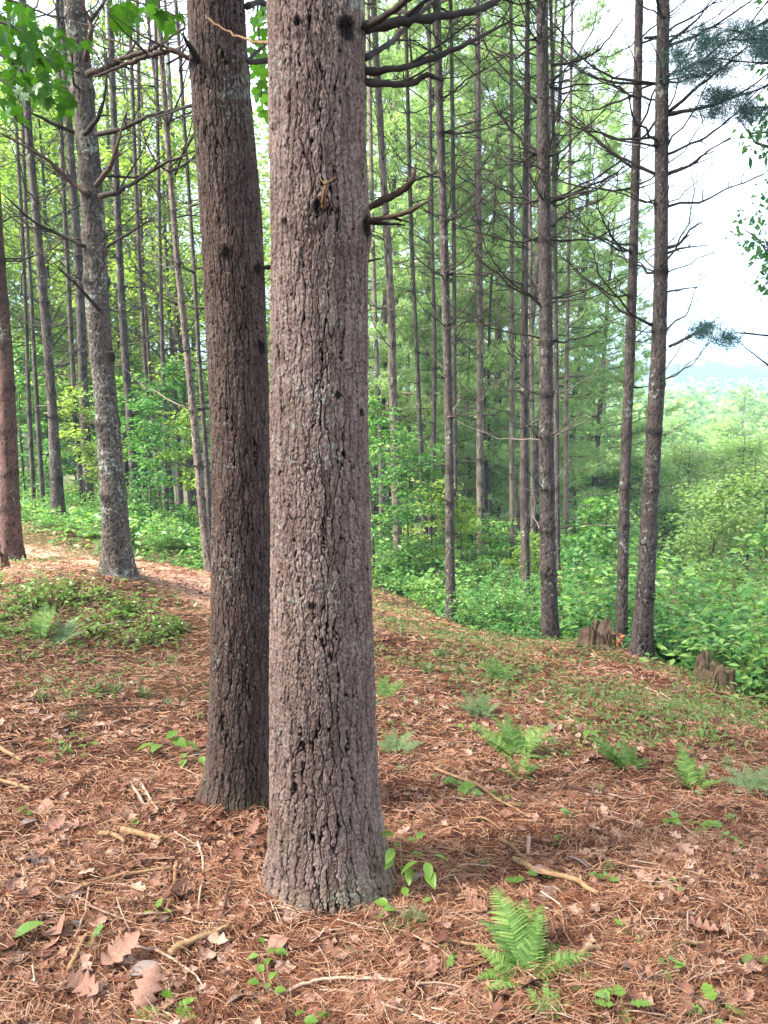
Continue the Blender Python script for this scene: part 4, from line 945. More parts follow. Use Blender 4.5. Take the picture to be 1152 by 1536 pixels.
# pine boughs with bluish needles at the upper right, and the leafy crown at the right edge
def traced_bough(label, Y, limbs, tufts, mat='pine_blue', cat='branch', tl=.08, tw=.005, n=12, group=None):
    base = at(*limbs[0][0], Y); t = thing('pine_bough', label, cat, base, group)
    g = np.random.default_rng(int(base.x * 100) + 5)
    for L in limbs: traced(t, base, L, Y, [.01, .007, .004, .002], db, name='limb', twigs=5, n=5)
    TP = []
    for (px, py, rx, ry, k) in tufts:
        for _ in range(int(k * 2.2)): TP.append(at(px + g.normal(0, rx * .55), py + g.normal(0, ry * .6), Y + g.normal(0, .25)) - base)
    TP = np.array([[*p] for p in TP]); D = g.normal(0, 1, TP.shape); D[:, 2] = D[:, 2] * .4 + .1; D[:, 0] += .4
    V, F = needle_tufts(TP, unit(D), np.full(len(TP), tl), n, tw, g)
    link('foliage', make_mesh('foliage', V, F, M[mat]), t)
traced_bough('dark bough with blue-green needle tufts high beside the twin pines', 6.0, [[(1170, 20), (1120, 45), (1080, 50), (1040, 95)], [(1160, 60), (1100, 60), (1050, 75)], [(1165, 95), (1110, 92), (1060, 85)]],
             [(1120, 50, 40, 16, 40), (1060, 60, 40, 22, 40), (1075, 95, 40, 18, 40), (1020, 88, 36, 16, 26), (1145, 78, 20, 12, 20), (1030, 110, 26, 14, 18)])
traced_bough('drooping bough of blue-green needles at the right frame edge near the twin pines', 6.2, [[(1170, 120), (1120, 140), (1080, 145)], [(1170, 165), (1130, 160), (1110, 165)]],
             [(1085, 145, 34, 14, 46), (1125, 168, 26, 12, 30), (1065, 170, 24, 10, 14), (1148, 60, 14, 24, 22)])
traced_bough('small needle sprig at the tip of a thin branch below the bright sky', 5.8, [[(1010, 518), (1035, 505), (1068, 488)], [(1172, 560), (1135, 535), (1100, 505)], [(1172, 505), (1120, 500), (1090, 500)]],
             [(1060, 492, 18, 8, 14), (1090, 510, 24, 8, 16), (1050, 500, 10, 6, 8)])
et = leafy_crown(361, H_=9, rad=2.0, h0=.6, mat='shrub_leaf', leaf=.13, per=260, nlimb=30, layered=.4)
x_, y_ = PX(1204, 13), 13
etree = crown_tree('broadleaf_tree', 'tree', 'blue-green leafy tree crown at the right frame edge against the sky', et, x_, y_, 1.0, random.Random(3))
etree.scale = (.72, .72, 1.56)

# ------------------------------------------------------------------ maple boughs overhead
def maple_leaf_mesh():
    pts = [(0, 0), (.1, .06), (.34, -.02), (.3, .12), (.5, .3), (.36, .34), (.4, .5), (.2, .5), (.12, .62), (.14, .8), (0, 1.0),
           (-.14, .8), (-.12, .62), (-.2, .5), (-.4, .5), (-.36, .34), (-.5, .3), (-.3, .12), (-.34, -.02), (-.1, .06)]
    V = [(x, y, -.25 * x * x + .04 * math.sin(y * 3)) for x, y in pts] + [(0, .35, .03)]
    c = len(pts)
    V.append((0, -.45, -.1)); V.append((.012, -.2, 0))
    F = [[c, i, (i + 1) % c] for i in range(c)] + [[0, c + 1, c + 2]]
    return make_mesh('leaf', np.array(V), np.array(F), M['maple_leaf'])
ML = maple_leaf_mesh()
def maple_bough(label, Y, limbs, zones, q):
    base = at(*limbs[0][0], Y); t = thing('maple_bough', label, 'branch', base)
    for L in limbs: traced(t, base, L, [Y - .05 * i for i in range(len(L))], [.006, .004, .003, .0015], db, name='limb', twigs=4, n=5)
    for px, py, rx, ry, k in zones:
        for _ in range(int(k * 1.7)):
            p = at(px + q.uniform(-rx, rx), py + q.uniform(-ry, ry), Y + q.uniform(-.3, .3))
            o = bpy.data.objects.new('leaf', ML); COL.objects.link(o); o.parent = t; o.location = p - base
            s = q.uniform(.032, .058) * Y / 2.6
            o.scale = (s, s, s); o.rotation_euler = (q.uniform(-1.5, -.35), q.uniform(-.6, .6), q.uniform(-1.2, 1.2) + math.pi * (q.random() < .3))
qm = random.Random(5)
maple_bough('dark green maple bough with lobed leaves hanging in front of the lichened pine', 2.9,
            [[(-40, 20), (30, 45), (75, 90), (120, 110)], [(-40, 60), (20, 95), (60, 140), (85, 165)], [(-30, -20), (40, 10), (90, 30)], [(-40, 100), (10, 125), (40, 165)]],
            [(20, 25, 30, 28, 22), (60, 60, 34, 22, 18), (25, 80, 28, 26, 14), (85, 85, 24, 24, 12), (30, 125, 34, 22, 20), (80, 135, 30, 18, 16), (105, 155, 16, 12, 6), (20, 165, 16, 16, 5), (115, 60, 12, 10, 2)], qm)
maple_bough('maple twig with bright lobed leaves hanging at the top beside the darker trunk', 3.0, [[(150, -40), (190, -5), (240, 15), (270, 25)]],
            [(185, 15, 22, 20, 12), (215, 10, 30, 14, 12), (250, 28, 16, 14, 6), (190, 38, 12, 8, 3)], qm)
maple_bough('maple leaves showing in the gap between the two big trunks', 3.3, [[(385, -30), (388, 40), (392, 150)]],
            [(388, 30, 14, 30, 10), (390, 95, 14, 30, 9), (392, 145, 12, 20, 6)], qm)

# ------------------------------------------------------------------ stumps
def stump(label, px, py, Y, w, h, seed, red=False, moss=False):
    g = np.random.default_rng(seed); c = at(px, py, Y); c.z = h1(c.x, c.y); r = w / 2 * mpp(px, py, Y)
    t = thing('tree_stump', label, 'stump', c)
    nu = 40; th = np.arange(nu) / nu * 2 * math.pi
    hh = h * (.55 + .5 * (noisec(th / 6.2832 * 7, 7, np.zeros(nu), seed) + .5)) * (1 + .22 * g.normal(0, .5, nu).clip(-1, 1)) * (1 + .35 * np.cos(th * 2 + seed))
    lv = np.array([-.12, 0, .12, .35, .6, .85, 1.0]); Vv = []
    for li, q in enumerate(lv):
        rr = r * (1 + .55 * math.exp(-max(q, 0) * 4)) * (1 + .1 * (np.arange(nu) % 2)) * (1 + .12 * noisec(th / 6.2832 * 8, 8, np.full(nu, q), seed + 2) * 2 + .1 * (np.arange(nu) % 3 == 0))
        Vv.append(np.stack([rr * np.cos(th), rr * np.sin(th), np.where(q > 0, hh * q, q)], 1))
    for q, s in ((.8, .8), (.45, .62), (.3, .2)):
        Vv.append(np.stack([r * s * np.cos(th), r * s * np.sin(th), hh * 0 + h * q * (.8 + .3 * g.random(nu))], 1))
    V = np.concatenate(Vv); m = len(Vv); i = np.arange(m - 1)[:, None] * nu; j = np.arange(nu)[None]; k = (j + 1) % nu
    F = np.stack([i + j, i + k, i + nu + k, i + nu + j], -1).reshape(-1, 4)
    F = np.concatenate([F, [[(m - 1) * nu + a for a in (0, 10, 20, 30)]]])
    link('stump_shell', make_mesh('stump_shell', V, F, M['stump']), t)
    for k in range(22):
        a = g.uniform(0, 6.28); q = r * g.uniform(.8, 1.2); hk = h * g.uniform(.3, .95); wd = g.uniform(.005, .014)
        x, y = q * math.cos(a), q * math.sin(a); lean = g.uniform(-.04, .06)
        P = [(x * 1.25, y * 1.25, -.03), (x * 1.05, y * 1.05, hk * .5), (x * (1 + lean), y * (1 + lean), hk)]
        link('splinter', (lambda A: (A.add(*tube(P, [wd, wd * .8, wd * .25], 5)), A.mesh('splinter', M['stick' if k % 3 else 'stump'], False))[1])(Acc()), t)
    for k in range(5):
        a = g.uniform(3.3, 6.1) if k < 4 else 0.3; L = r * g.uniform(1.8, 2.8)
        P = [(r * .8 * math.cos(a), r * .8 * math.sin(a), h * .3)] + [(q * L * math.cos(a + .2 * q), q * L * math.sin(a + .2 * q), h1(c.x + q * L * math.cos(a + .2 * q), c.y + q * L * math.sin(a + .2 * q)) - c.z + .012) for q in (.6, 1)]
        A = Acc(); A.add(*tube(smooth_path(P, 3), np.linspace(.028, .008, 7), 6)); link('root', A.mesh('root', M['stump'], True), t)
    if red:
        A = Acc()
        for k in range(26):
            p = np.array([r * (1.0 + g.uniform(-.1, .8)), g.uniform(-.5, .5) * r, g.uniform(0, .6) * h]); s = g.uniform(.008, .018)
            d = g.normal(0, 1, 3); A.add(*tube([p - d * s, p, p + d * s], [s * .4, s, s * .3], 5))
        link('rotten_heartwood', A.mesh('rotten_heartwood', M['stump_red'], True), t)
    if moss:
        n = 900; a = g.uniform(0, 6.28, n); q = r * g.uniform(.7, 1.6, n); P = np.stack([q * np.cos(a), q * np.sin(a), h * np.clip(1.25 - q / r * .7, 0, .95) * g.uniform(.85, 1.1, n)], 1)
        D = g.normal(0, .6, P.shape) + np.array([0, 0, .6]); V, F = scatter(P, D, g.normal(0, 1, P.shape), g.uniform(.008, .02, n), .4)
        o = link('moss', make_mesh('moss', V, F, M['cover']), t, kind='stuff')
stump('jagged rotten stump with red crumbling heartwood beside the twin pines', 893, 990, 6.5, 44, .2, 5, red=True)
stump('low mossy rotten stump alone at the shrub edge right of the twin pines', 1072, 1030, 5.4, 46, .17, 9, moss=True)
stump('small dark broken stump poking up in front of the red-brown trunk', 8, 862, 7.2, 10, .17, 13)
stump('tiny crumbling stump remnant half buried in needles below the mossy stump', 1012, 1046, 5.0, 20, .05, 19)

# ------------------------------------------------------------------ ferns
def frond_mesh(seed, pin=22, lw=.26, curve=.35, mat='fern', lobed=False):
    """unit length frond rising along +X and arching over; pinnae both sides"""
    g = np.random.default_rng(seed); A = Acc()
    s = np.linspace(0, 1, 12)
    P = np.stack([s * .92, .04 * np.sin(s * 3 + seed), .5 * s - curve * s ** 2.2], 1)
    A.add(*tube(P, .008 * (1 - .8 * s), 4, False))
    PP = []; DD = []; SS = []
    for k in range(pin):
        t = .12 + .88 * (k + .5) / pin; c = np.array([np.interp(t, s, P[:, j]) for j in range(3)])
        c2 = np.array([np.interp(min(1, t + .03), s, P[:, j]) for j in range(3)]); d = unit(c2 - c + 1e-6)
        w = lw * (min(1, .55 + t * 1.4)) * (1 - t) ** .62 + .015
        for sg in (-1, 1):
            dd = d * .32 + np.array([0, sg, .12]) + g.normal(0, .05, 3)
            PP.append(c); DD.append(dd); SS.append(w * g.uniform(.9, 1.1))
    PP = np.array(PP); DD = np.array(DD)
    T = np.array([[-.5, 0, 0], [.5, 0, 0], [.62, .12, 0], [.36, .2, -.01], [.5, .34, 0], [.3, .42, -.02], [.4, .56, -.02], [.2, .64, -.03], [.22, .78, -.05], [0, 1, -.08], [-.22, .78, -.05], [-.2, .64, -.03], [-.4, .56, -.02], [-.3, .42, -.02], [-.5, .34, 0], [-.36, .2, -.01], [-.62, .12, 0]], float) if lobed else \
        np.array([[-.4, 0, 0], [.4, 0, 0], [.5, .35, .01], [.3, .75, -.03], [0, 1, -.07], [-.3, .75, -.03], [-.5, .35, .01]], float)
    F = np.array([[0, i, i + 1] for i in range(1, len(T) - 1)])
    V, Fo = scatter(PP, DD, np.tile([0, 0, 1.], (len(PP), 1)) + np.random.default_rng(seed).normal(0, .12, PP.shape), SS, .17 if not lobed else .2, T, F)
    A.add(V, Fo)
    return A.mesh('frond', M[mat])
FR = [frond_mesh(k, 27, (.24, .2, .27)[k], (.3, .42, .2)[k]) for k in range(3)]
FRB = [frond_mesh(10 + k, 26, (.27, .3, .26)[k], (.32, .5, .2)[k], lobed=True) for k in range(3)]
FRP = [frond_mesh(20 + k, 24, .25, (.35, .45, .25)[k], 'fern_pale') for k in range(3)]
GL += [('the thickest trunk', 490, 1345), ('the darker big trunk', 345, 1220), ('the large fern', 785, 1430), ('the wide fern clump', 775, 1120), ('the sideways fern', 945, 1140), ('the upright fern', 1040, 1170),
       ('the right-edge ferns', 1140, 1185), ('the thick brown stick', 835, 1325), ('the bottom right corner', 1120, 1510), ('the yellowish stick', 300, 1420), ('the grey ribbed leaf', 190, 1472), ('the bottom left corner', 20, 1510),
       ('the upper left-edge stick', 15, 1140), ('the stubby broken stick', 215, 1262), ('the maple seedling', 243, 1130), ('the dark-tipped stick', 912, 1278), ('the short far-right stick', 1045, 1422), ('the round tan leaf', 402, 1432),
       ('the paired oak leaves', 655, 1482), ('the left bank fern', 65, 950), ('the mossy stump', 1072, 1018), ('the jagged stump', 893, 985), ('the middle-distance fern', 752, 1015), ('the long straight tan stick', 725, 1195), ('the bank plants', 175, 930)]
def fern(label, px, py, fr, lib, group=None, fsc=.7):
    b = gpt(px, py); t = thing('fern', label, 'fern', b, group)
    for az, L, el in fr:
        o = bpy.data.objects.new('frond', rnd.choice(lib)); COL.objects.link(o); o.parent = t
        L *= fsc; o.scale = (L, L, L); o.rotation_euler = (rnd.uniform(-.35, .35), -R(el * .62), R(az + rnd.uniform(-8, 8))); o.location = (0, 0, -.005)
    return t
fern('large fresh fern with lobed fronds in front, right of the thickest trunk', 782, 1468,
     [(98, .36, 24), (78, .3, 16), (60, .31, 20), (35, .24, 10), (10, .27, 2), (120, .27, 30), (150, .2, 8), (185, .18, -6), (215, .17, -10), (290, .17, -14), (320, .2, -8), (250, .15, -15), (52, .22, 36)], FRB)
fern('wide dark green fern clump in the open middle ground right of the thickest trunk', 775, 1138,
     [(90, .34, 38), (60, .36, 30), (35, .4, 22), (20, .34, 12), (120, .42, 35), (140, .4, 26), (165, .34, 16), (200, .22, 5), (340, .22, 5), (75, .3, 48), (105, .36, 50), (270, .18, 0)], FR)
fern('small fern just below the wide dark green fern clump', 782, 1165, [(20, .18, 20), (70, .2, 35), (130, .2, 25), (170, .18, 10), (240, .15, 5), (310, .16, 5)], FR)
fern('dark fern with long sideways fronds left of the upright fern', 945, 1155, [(150, .34, 22), (125, .36, 28), (100, .24, 40), (60, .22, 30), (20, .2, 15), (200, .2, 5), (330, .16, 5), (165, .3, 12)], FR)
fern('upright dark green fern on the right side of the clearing', 1040, 1185, [(95, .3, 55), (70, .26, 50), (120, .28, 45), (40, .24, 30), (150, .22, 30), (0, .2, 15), (180, .18, 12), (270, .14, 5), (85, .32, 62)], FR)
fern('pale low ferns at the right frame edge', 1135, 1190, [(60, .28, 15), (30, .28, 10), (90, .24, 22), (130, .28, 12), (165, .26, 8), (200, .22, 2), (300, .2, 2)], FRP)
fern('pale feathery fern behind the wide dark green fern clump', 722, 1078, [(90, .3, 45), (60, .28, 40), (120, .3, 35), (150, .32, 20), (30, .26, 22), (180, .22, 10), (0, .2, 10)], FRP)
fern('small pale fern close to the right side of the thickest trunk', 592, 1132, [(90, .22, 50), (50, .26, 30), (25, .24, 26), (120, .2, 45), (150, .2, 25), (180, .18, 10), (0, .16, 8)], FRP)
fern('thin fern in the middle distance below the tall slim edge pine', 752, 1022, [(90, .3, 45), (60, .3, 35), (120, .3, 35), (30, .28, 20), (150, .3, 20), (180, .22, 10)], FR)
fern('grey-green upright fern on the leafy bank in the left middle ground', 62, 962, [(90, .4, 75), (70, .34, 65), (110, .34, 65), (40, .28, 45), (140, .3, 45), (60, .38, 78), (10, .24, 25), (170, .24, 20)], FR)
fern('small fern close beside the grey-green upright one on the left bank', 88, 968, [(80, .36, 45), (50, .34, 35), (110, .3, 50), (20, .3, 25), (150, .2, 25)], FRP)
fern('small fern behind the right side of the thickest trunk near pale ground plants', 577, 1050, [(80, .28, 35), (50, .3, 30), (20, .3, 15), (110, .24, 40), (150, .2, 20)], FR)
fern('fern tip cut by the bottom of the frame under the large fresh fern', 822, 1532, [(80, .14, 40), (50, .12, 30), (120, .12, 30), (20, .11, 15), (160, .1, 15)], FRB)

# ------------------------------------------------------------------ seedlings
def blade(name, w, mat, ser=False):
    n = 7; V = []; 
    for i in range(n):
        t = i / (n - 1); ww = w * math.sin(math.pi * t ** .8) * (1 + (.18 if ser and i % 2 else 0))
        V += [(-ww / 2, t, .06 * math.sin(t * 3) + ww * .18), (0, t, .06 * math.sin(t * 3)), (ww / 2, t, .06 * math.sin(t * 3) + ww * .18)]
    F = []
    for i in range(n - 1):
        a = i * 3; F += [[a, a + 1, a + 4, a + 3], [a + 1, a + 2, a + 5, a + 4]]
    return make_mesh(name, np.array(V), np.array(F), mat, True)
OV = blade('leaf', .52, M['seedling']); OV2 = blade('leaf', .6, M['seedling'], True)
def lobed_mesh(mat, lob=.5, curl=.2, seed=0):      # oak-like lobed leaf
    g = np.random.default_rng(seed); n = 15; V = []
    for i in range(n):
        t = i / (n - 1); w = .3 * math.sin(math.pi * min(1, t * .97 + .03)) ** .6 * (1 - lob * (1 if i % 3 == 0 else (.35 if i % 3 == 1 else -.1))) + .012
        c = curl * (t - .5) ** 2 + g.normal(0, .012)
        V += [(-w, t, c + curl * w * 1.2 + g.normal(0, .02)), (0, t, c), (w, t, c + curl * w * 1.2 + g.normal(0, .02))]
    F = []
    for i in range(n - 1):
        a = i * 3; F += [[a, a + 1, a + 4, a + 3], [a + 1, a + 2, a + 5, a + 4]]
    return make_mesh('leaf', np.array(V), np.array(F), mat, True)
OAKG = lobed_mesh(M['seedling'], .45, .15)
LAST = [None]
def seedling(label, px, py, stemh, leaves, me, name='seedling', cat='seedling', group=None, lean=(0, 0)):
    b = gpt(px, py); t = thing(name, label, cat, b, group); q = random.Random(int(px * 3 + py))
    top = Vector((lean[0], lean[1], stemh))
    A = Acc(); A.add(*tube([(0, 0, -.02), top * .5 + Vector((.004, 0, 0)), top], [.0018, .0014, .001], 5)); 
    for k, (dx, dz, s, az) in enumerate(leaves):
        p = Vector((dx, q.uniform(-.02, .02), dz)); A.add(*tube([top * min(1, max(.1, dz / max(stemh, .01))), p], [.0009, .0007], 4, False))
        o = bpy.data.objects.new('leaf', me); COL.objects.link(o); o.parent = t; o.location = p; o.scale = (s, s, s)
        o.rotation_euler = (q.uniform(-.55, .25), q.uniform(-.35, .35), R(az - 90))
    link('stem', A.mesh('stem', M['stem'], True), t)
    LAST[0] = t
    return t
seedling('leafy sprig with oval bright leaves at the right foot of the thickest trunk', 600, 1345, .19,
         [(-.02, .2, .05, 140), (-.02, .16, .055, 250), (.02, .19, .045, 30), (.05, .19, .045, 60), (-.02, .12, .045, 240), (.03, .13, .05, 20), (.05, .125, .06, 200), (.03, .09, .055, 260), (.075, .12, .055, 280), (.1, .13, .05, 10), (.08, .1, .065, 280), (-.01, .15, .04, 90)], OV)
seedling('low oval-leaved sprig just below the leafy sprig at the trunk foot', 610, 1370, .05, [(0, .05, .045, 100), (-.05, .03, .05, 150), (.045, .02, .03, 20), (-.03, .02, .045, 200), (-.06, .01, .04, 230)], OV)
seedling('maple seedling with broad lobed leaves left of the darker trunk', 243, 1135, .07, [(-.03, .07, .08, 200), (.0, .06, .085, 260), (.05, .08, .08, 330), (.03, .09, .07, 60), (.09, .06, .08, 350), (-.05, .05, .06, 120)], OV2)
seedling('serrated green seedling at the bottom edge below the pale curled dead leaf', 252, 1530, .05, [(0, .06, .055, 95), (-.02, .03, .055, 200), (.02, .03, .055, 340), (0, .02, .05, 270), (.03, .05, .04, 30)], OAKG)
seedling('tiny oak seedling beside the slanting stick left of the trunks', 236, 1378, .03, [(0, .03, .035, 90), (-.015, .02, .03, 200), (.015, .02, .03, 330)], OAKG)
seedling('small bright leaf pair near the slim curved twig bottom left', 144, 1415, .03, [(0, .03, .045, 70), (-.005, .015, .035, 250)], OAKG)
seedling('small oak seedling cluster at the bottom right corner area', 930, 1520, .05, [(0, .05, .05, 90), (-.02, .03, .05, 190), (.02, .03, .05, 350), (.01, .01, .045, 270)], OAKG)
seedling('pale oak seedling at the bottom right edge of the ground', 1070, 1532, .05, [(0, .05, .06, 90), (-.03, .03, .06, 170), (.03, .03, .06, 10), (.0, .02, .05, 280)], OAKG)
seedling('creeping plant with small opposite leaves between the round dead leaf and bottom edge', 400, 1500, .04, [(-.01, .06, .03, 120), (.01, .06, .03, 60), (-.02, .03, .03, 180), (.02, .03, .03, 0), (-.01, 0.01, .03, 220), (.015, 0.01, .03, 320), (0, .02, .025, 90)], OV2)
seedling('little leafy sprig under the round tan dead leaf', 400, 1448, .05, [(-.01, .05, .03, 120), (.01, .05, .035, 60), (-.02, .03, .03, 180), (.02, .03, .035, 0), (0, .02, .035, 280)], OV2)
seedling('lobed grey-green leaves just behind the large fresh fern', 800, 1330, .03, [(-.03, .03, .055, 160), (.0, .04, .05, 90), (.03, .02, .055, 20), (.05, .01, .05, 340), (-.04, .01, .05, 200)], OAKG)
SG = 'small green seedlings scattered over the needles'
for px, py, s in [(690, 1195, 1.6), (675, 1185, 1.2), (860, 1230, 1.1), (905, 1325, .9), (1000, 1240, 1.2), (1060, 1250, 1.5), (1085, 1262, 1.2), (740, 1195, .8), (760, 1210, .9), (938, 1405, .7), (700, 1100, 1.3), (1010, 1330, .6), (670, 1440, .8), (865, 1475, .6), (1140, 1450, 1),
                  (470, 1540, .8), (1000, 1455, .8), (840, 1268, .7), (1100, 1235, 1.0), (890, 1110, 1.3), (960, 1080, 1.3), (600, 1240, .7), (130, 1120, 1.0), (200, 1245, .7), (30, 1225, .8), (290, 1150, 1.3), (85, 1120, 1), (1060, 1110, 1.3), (720, 1300, .6), (905, 1500, .7)]:
    seedling('small green seedling of a few leaves among the fallen needles', px, py, .035 * s, [(qm.uniform(-.03, .03) * s, qm.uniform(.01, .04) * s, qm.uniform(.03, .045) * s, qm.uniform(0, 360)) for _ in range(qm.randint(3, 6))], qm.choice([OV, OV2, OAKG]), group=SG); auto(LAST[0], 'small green seedling', px, py)
# grassy pine seedlings (needle tufts)
def tuft_mesh(seed, n=70):
    g = np.random.default_rng(seed); a = g.uniform(0, 6.28, n); el = g.uniform(.15, 1.3, n); L = g.uniform(.5, 1, n)
    D = np.stack([np.cos(a) * np.cos(el), np.sin(a) * np.cos(el), np.sin(el)], 1); P0 = g.normal(0, .05, (n, 3)) * [1, 1, 0]
    X = unit(np.cross(D, [0, 0, 1.])) * .018; mid = P0 + D * L[:, None] * .55; tip = P0 + D * L[:, None] - np.array([0, 0, .18]) * L[:, None]
    V = np.stack([P0 - X, P0 + X, mid + X * .8, mid - X * .8, tip], 1).reshape(-1, 3); b = np.arange(n)[:, None] * 5
    return make_mesh('grass_tuft', V, [b + np.array([[0, 1, 2, 3]]), b + np.array([[3, 2, 4]])], M['fern_pale'])
TU = [tuft_mesh(k) for k in range(3)]
TG = 'fine pale green tufts on the needle floor'
for px, py, s in [(618, 1392, .085), (588, 1400, .06), (520, 1440, .05), (915, 1305, .05), (700, 1310, .03), (940, 1262, .04), (95, 1130, .07), (170, 1040, .1), (215, 1045, .1), (250, 1060, .08), (60, 1050, .08), (630, 1390, .06), (1010, 1430, .04), (900, 1190, .06), (690, 1010, .12), (740, 1000, .14), (660, 985, .14), (800, 1010, .12), (850, 1045, .12), (930, 1050, .1), (1050, 1080, .1), (830, 1120, .1), (640, 1010, .14), (110, 1080, .08), (1120, 1075, .1), (980, 1120, .1), (600, 1160, .06), (1090, 1150, .08)]:
    o = link('grass_tuft', TU[int(px) % 3], None, gpt(px, py)); o.scale = (s, s, s); o.rotation_euler = (0, 0, px); tag(o, 'fine pale green tuft of needle-like blades on the forest floor', 'plant', TG); auto(o, 'fine pale green grassy tuft', px, py)

# broad-leaved plants on the left bank
PLL = 'low broad-leaved plants on the left bank'
bank = [bush_variant(500 + k, h=.13, rad=.22, stems=6, leaf=.045, mat='seedling', per=30) for k in range(3)]
for px, py, s in [(130, 905, 1.3), (165, 925, 1.4), (195, 925, 1.3), (150, 945, 1.2), (220, 935, 1.1), (20, 905, 1.3), (45, 890, 1.2), (60, 915, 1.1), (10, 935, 1.2), (215, 960, .9), (240, 945, .9), (90, 900, 1.0), (5, 880, 1.2), (30, 955, 1.0), (270, 940, .7), (120, 880, .9)]:
    b = gpt(px, py); q = random.Random(px); t = thing('low_plant', 'low bright green broad-leaved plant on the bank left of the trunks', 'plant', b, PLL)
    t.scale = (s * .85, s * .85, s * .85); t.rotation_euler = (0, 0, q.uniform(0, 6)); k = q.randrange(3); link('foliage', bank[k][0], t); link('stem', bank[k][1], t); auto(t, 'low bright broad-leaved plant', px, py)

# ------------------------------------------------------------------ sticks
def stick(label, pts, wpx, mat, group=None, lift=.014, knob=True):
    wpx *= 1.0
    G = [gpt(px, py) for px, py in pts]; w = wpx / 2 * (G[0] - Vector((0, 0, CAMZ))).length / FPX
    base = G[0]; P = smooth_path([g - base for g in G], 7)
    z = np.array([p[2] for p in P]); ch = np.linspace(z[0], z[-1], len(z)); P[:, 2] = np.maximum(ch, z * .4 + ch * .6) + w + lift
    g = np.random.default_rng(abs(int(pts[0][0]))); jj = g.normal(0, .0045 * min(.5, float(np.linalg.norm(P[-1] - P[0]))), P.shape); jj = (jj + np.roll(jj, 1, 0) + np.roll(jj, 2, 0)) / 1.8; P[1:-1] += jj[1:-1]
    A = Acc(); A.add(*tube(P, w * np.linspace(1, .62, len(P)) * (1 + .07 * g.normal(0, 1, len(P)).clip(-1, 1)), 8))
    if knob:
        for _ in range(2):
            i = g.integers(1, len(P) - 1); d = g.normal(0, 1, 3); d[2] = abs(d[2]); A.add(*tube([P[i], P[i] + unit(d) * w * 2.4], [w * .45, w * .25], 5))
    o = link('stick', A.mesh('stick', M[mat], True), None, base); tag(o, label, 'stick', group)
    return o
S = 'stick'; SP = 'stick_pale'; SD = 'stick_dark'
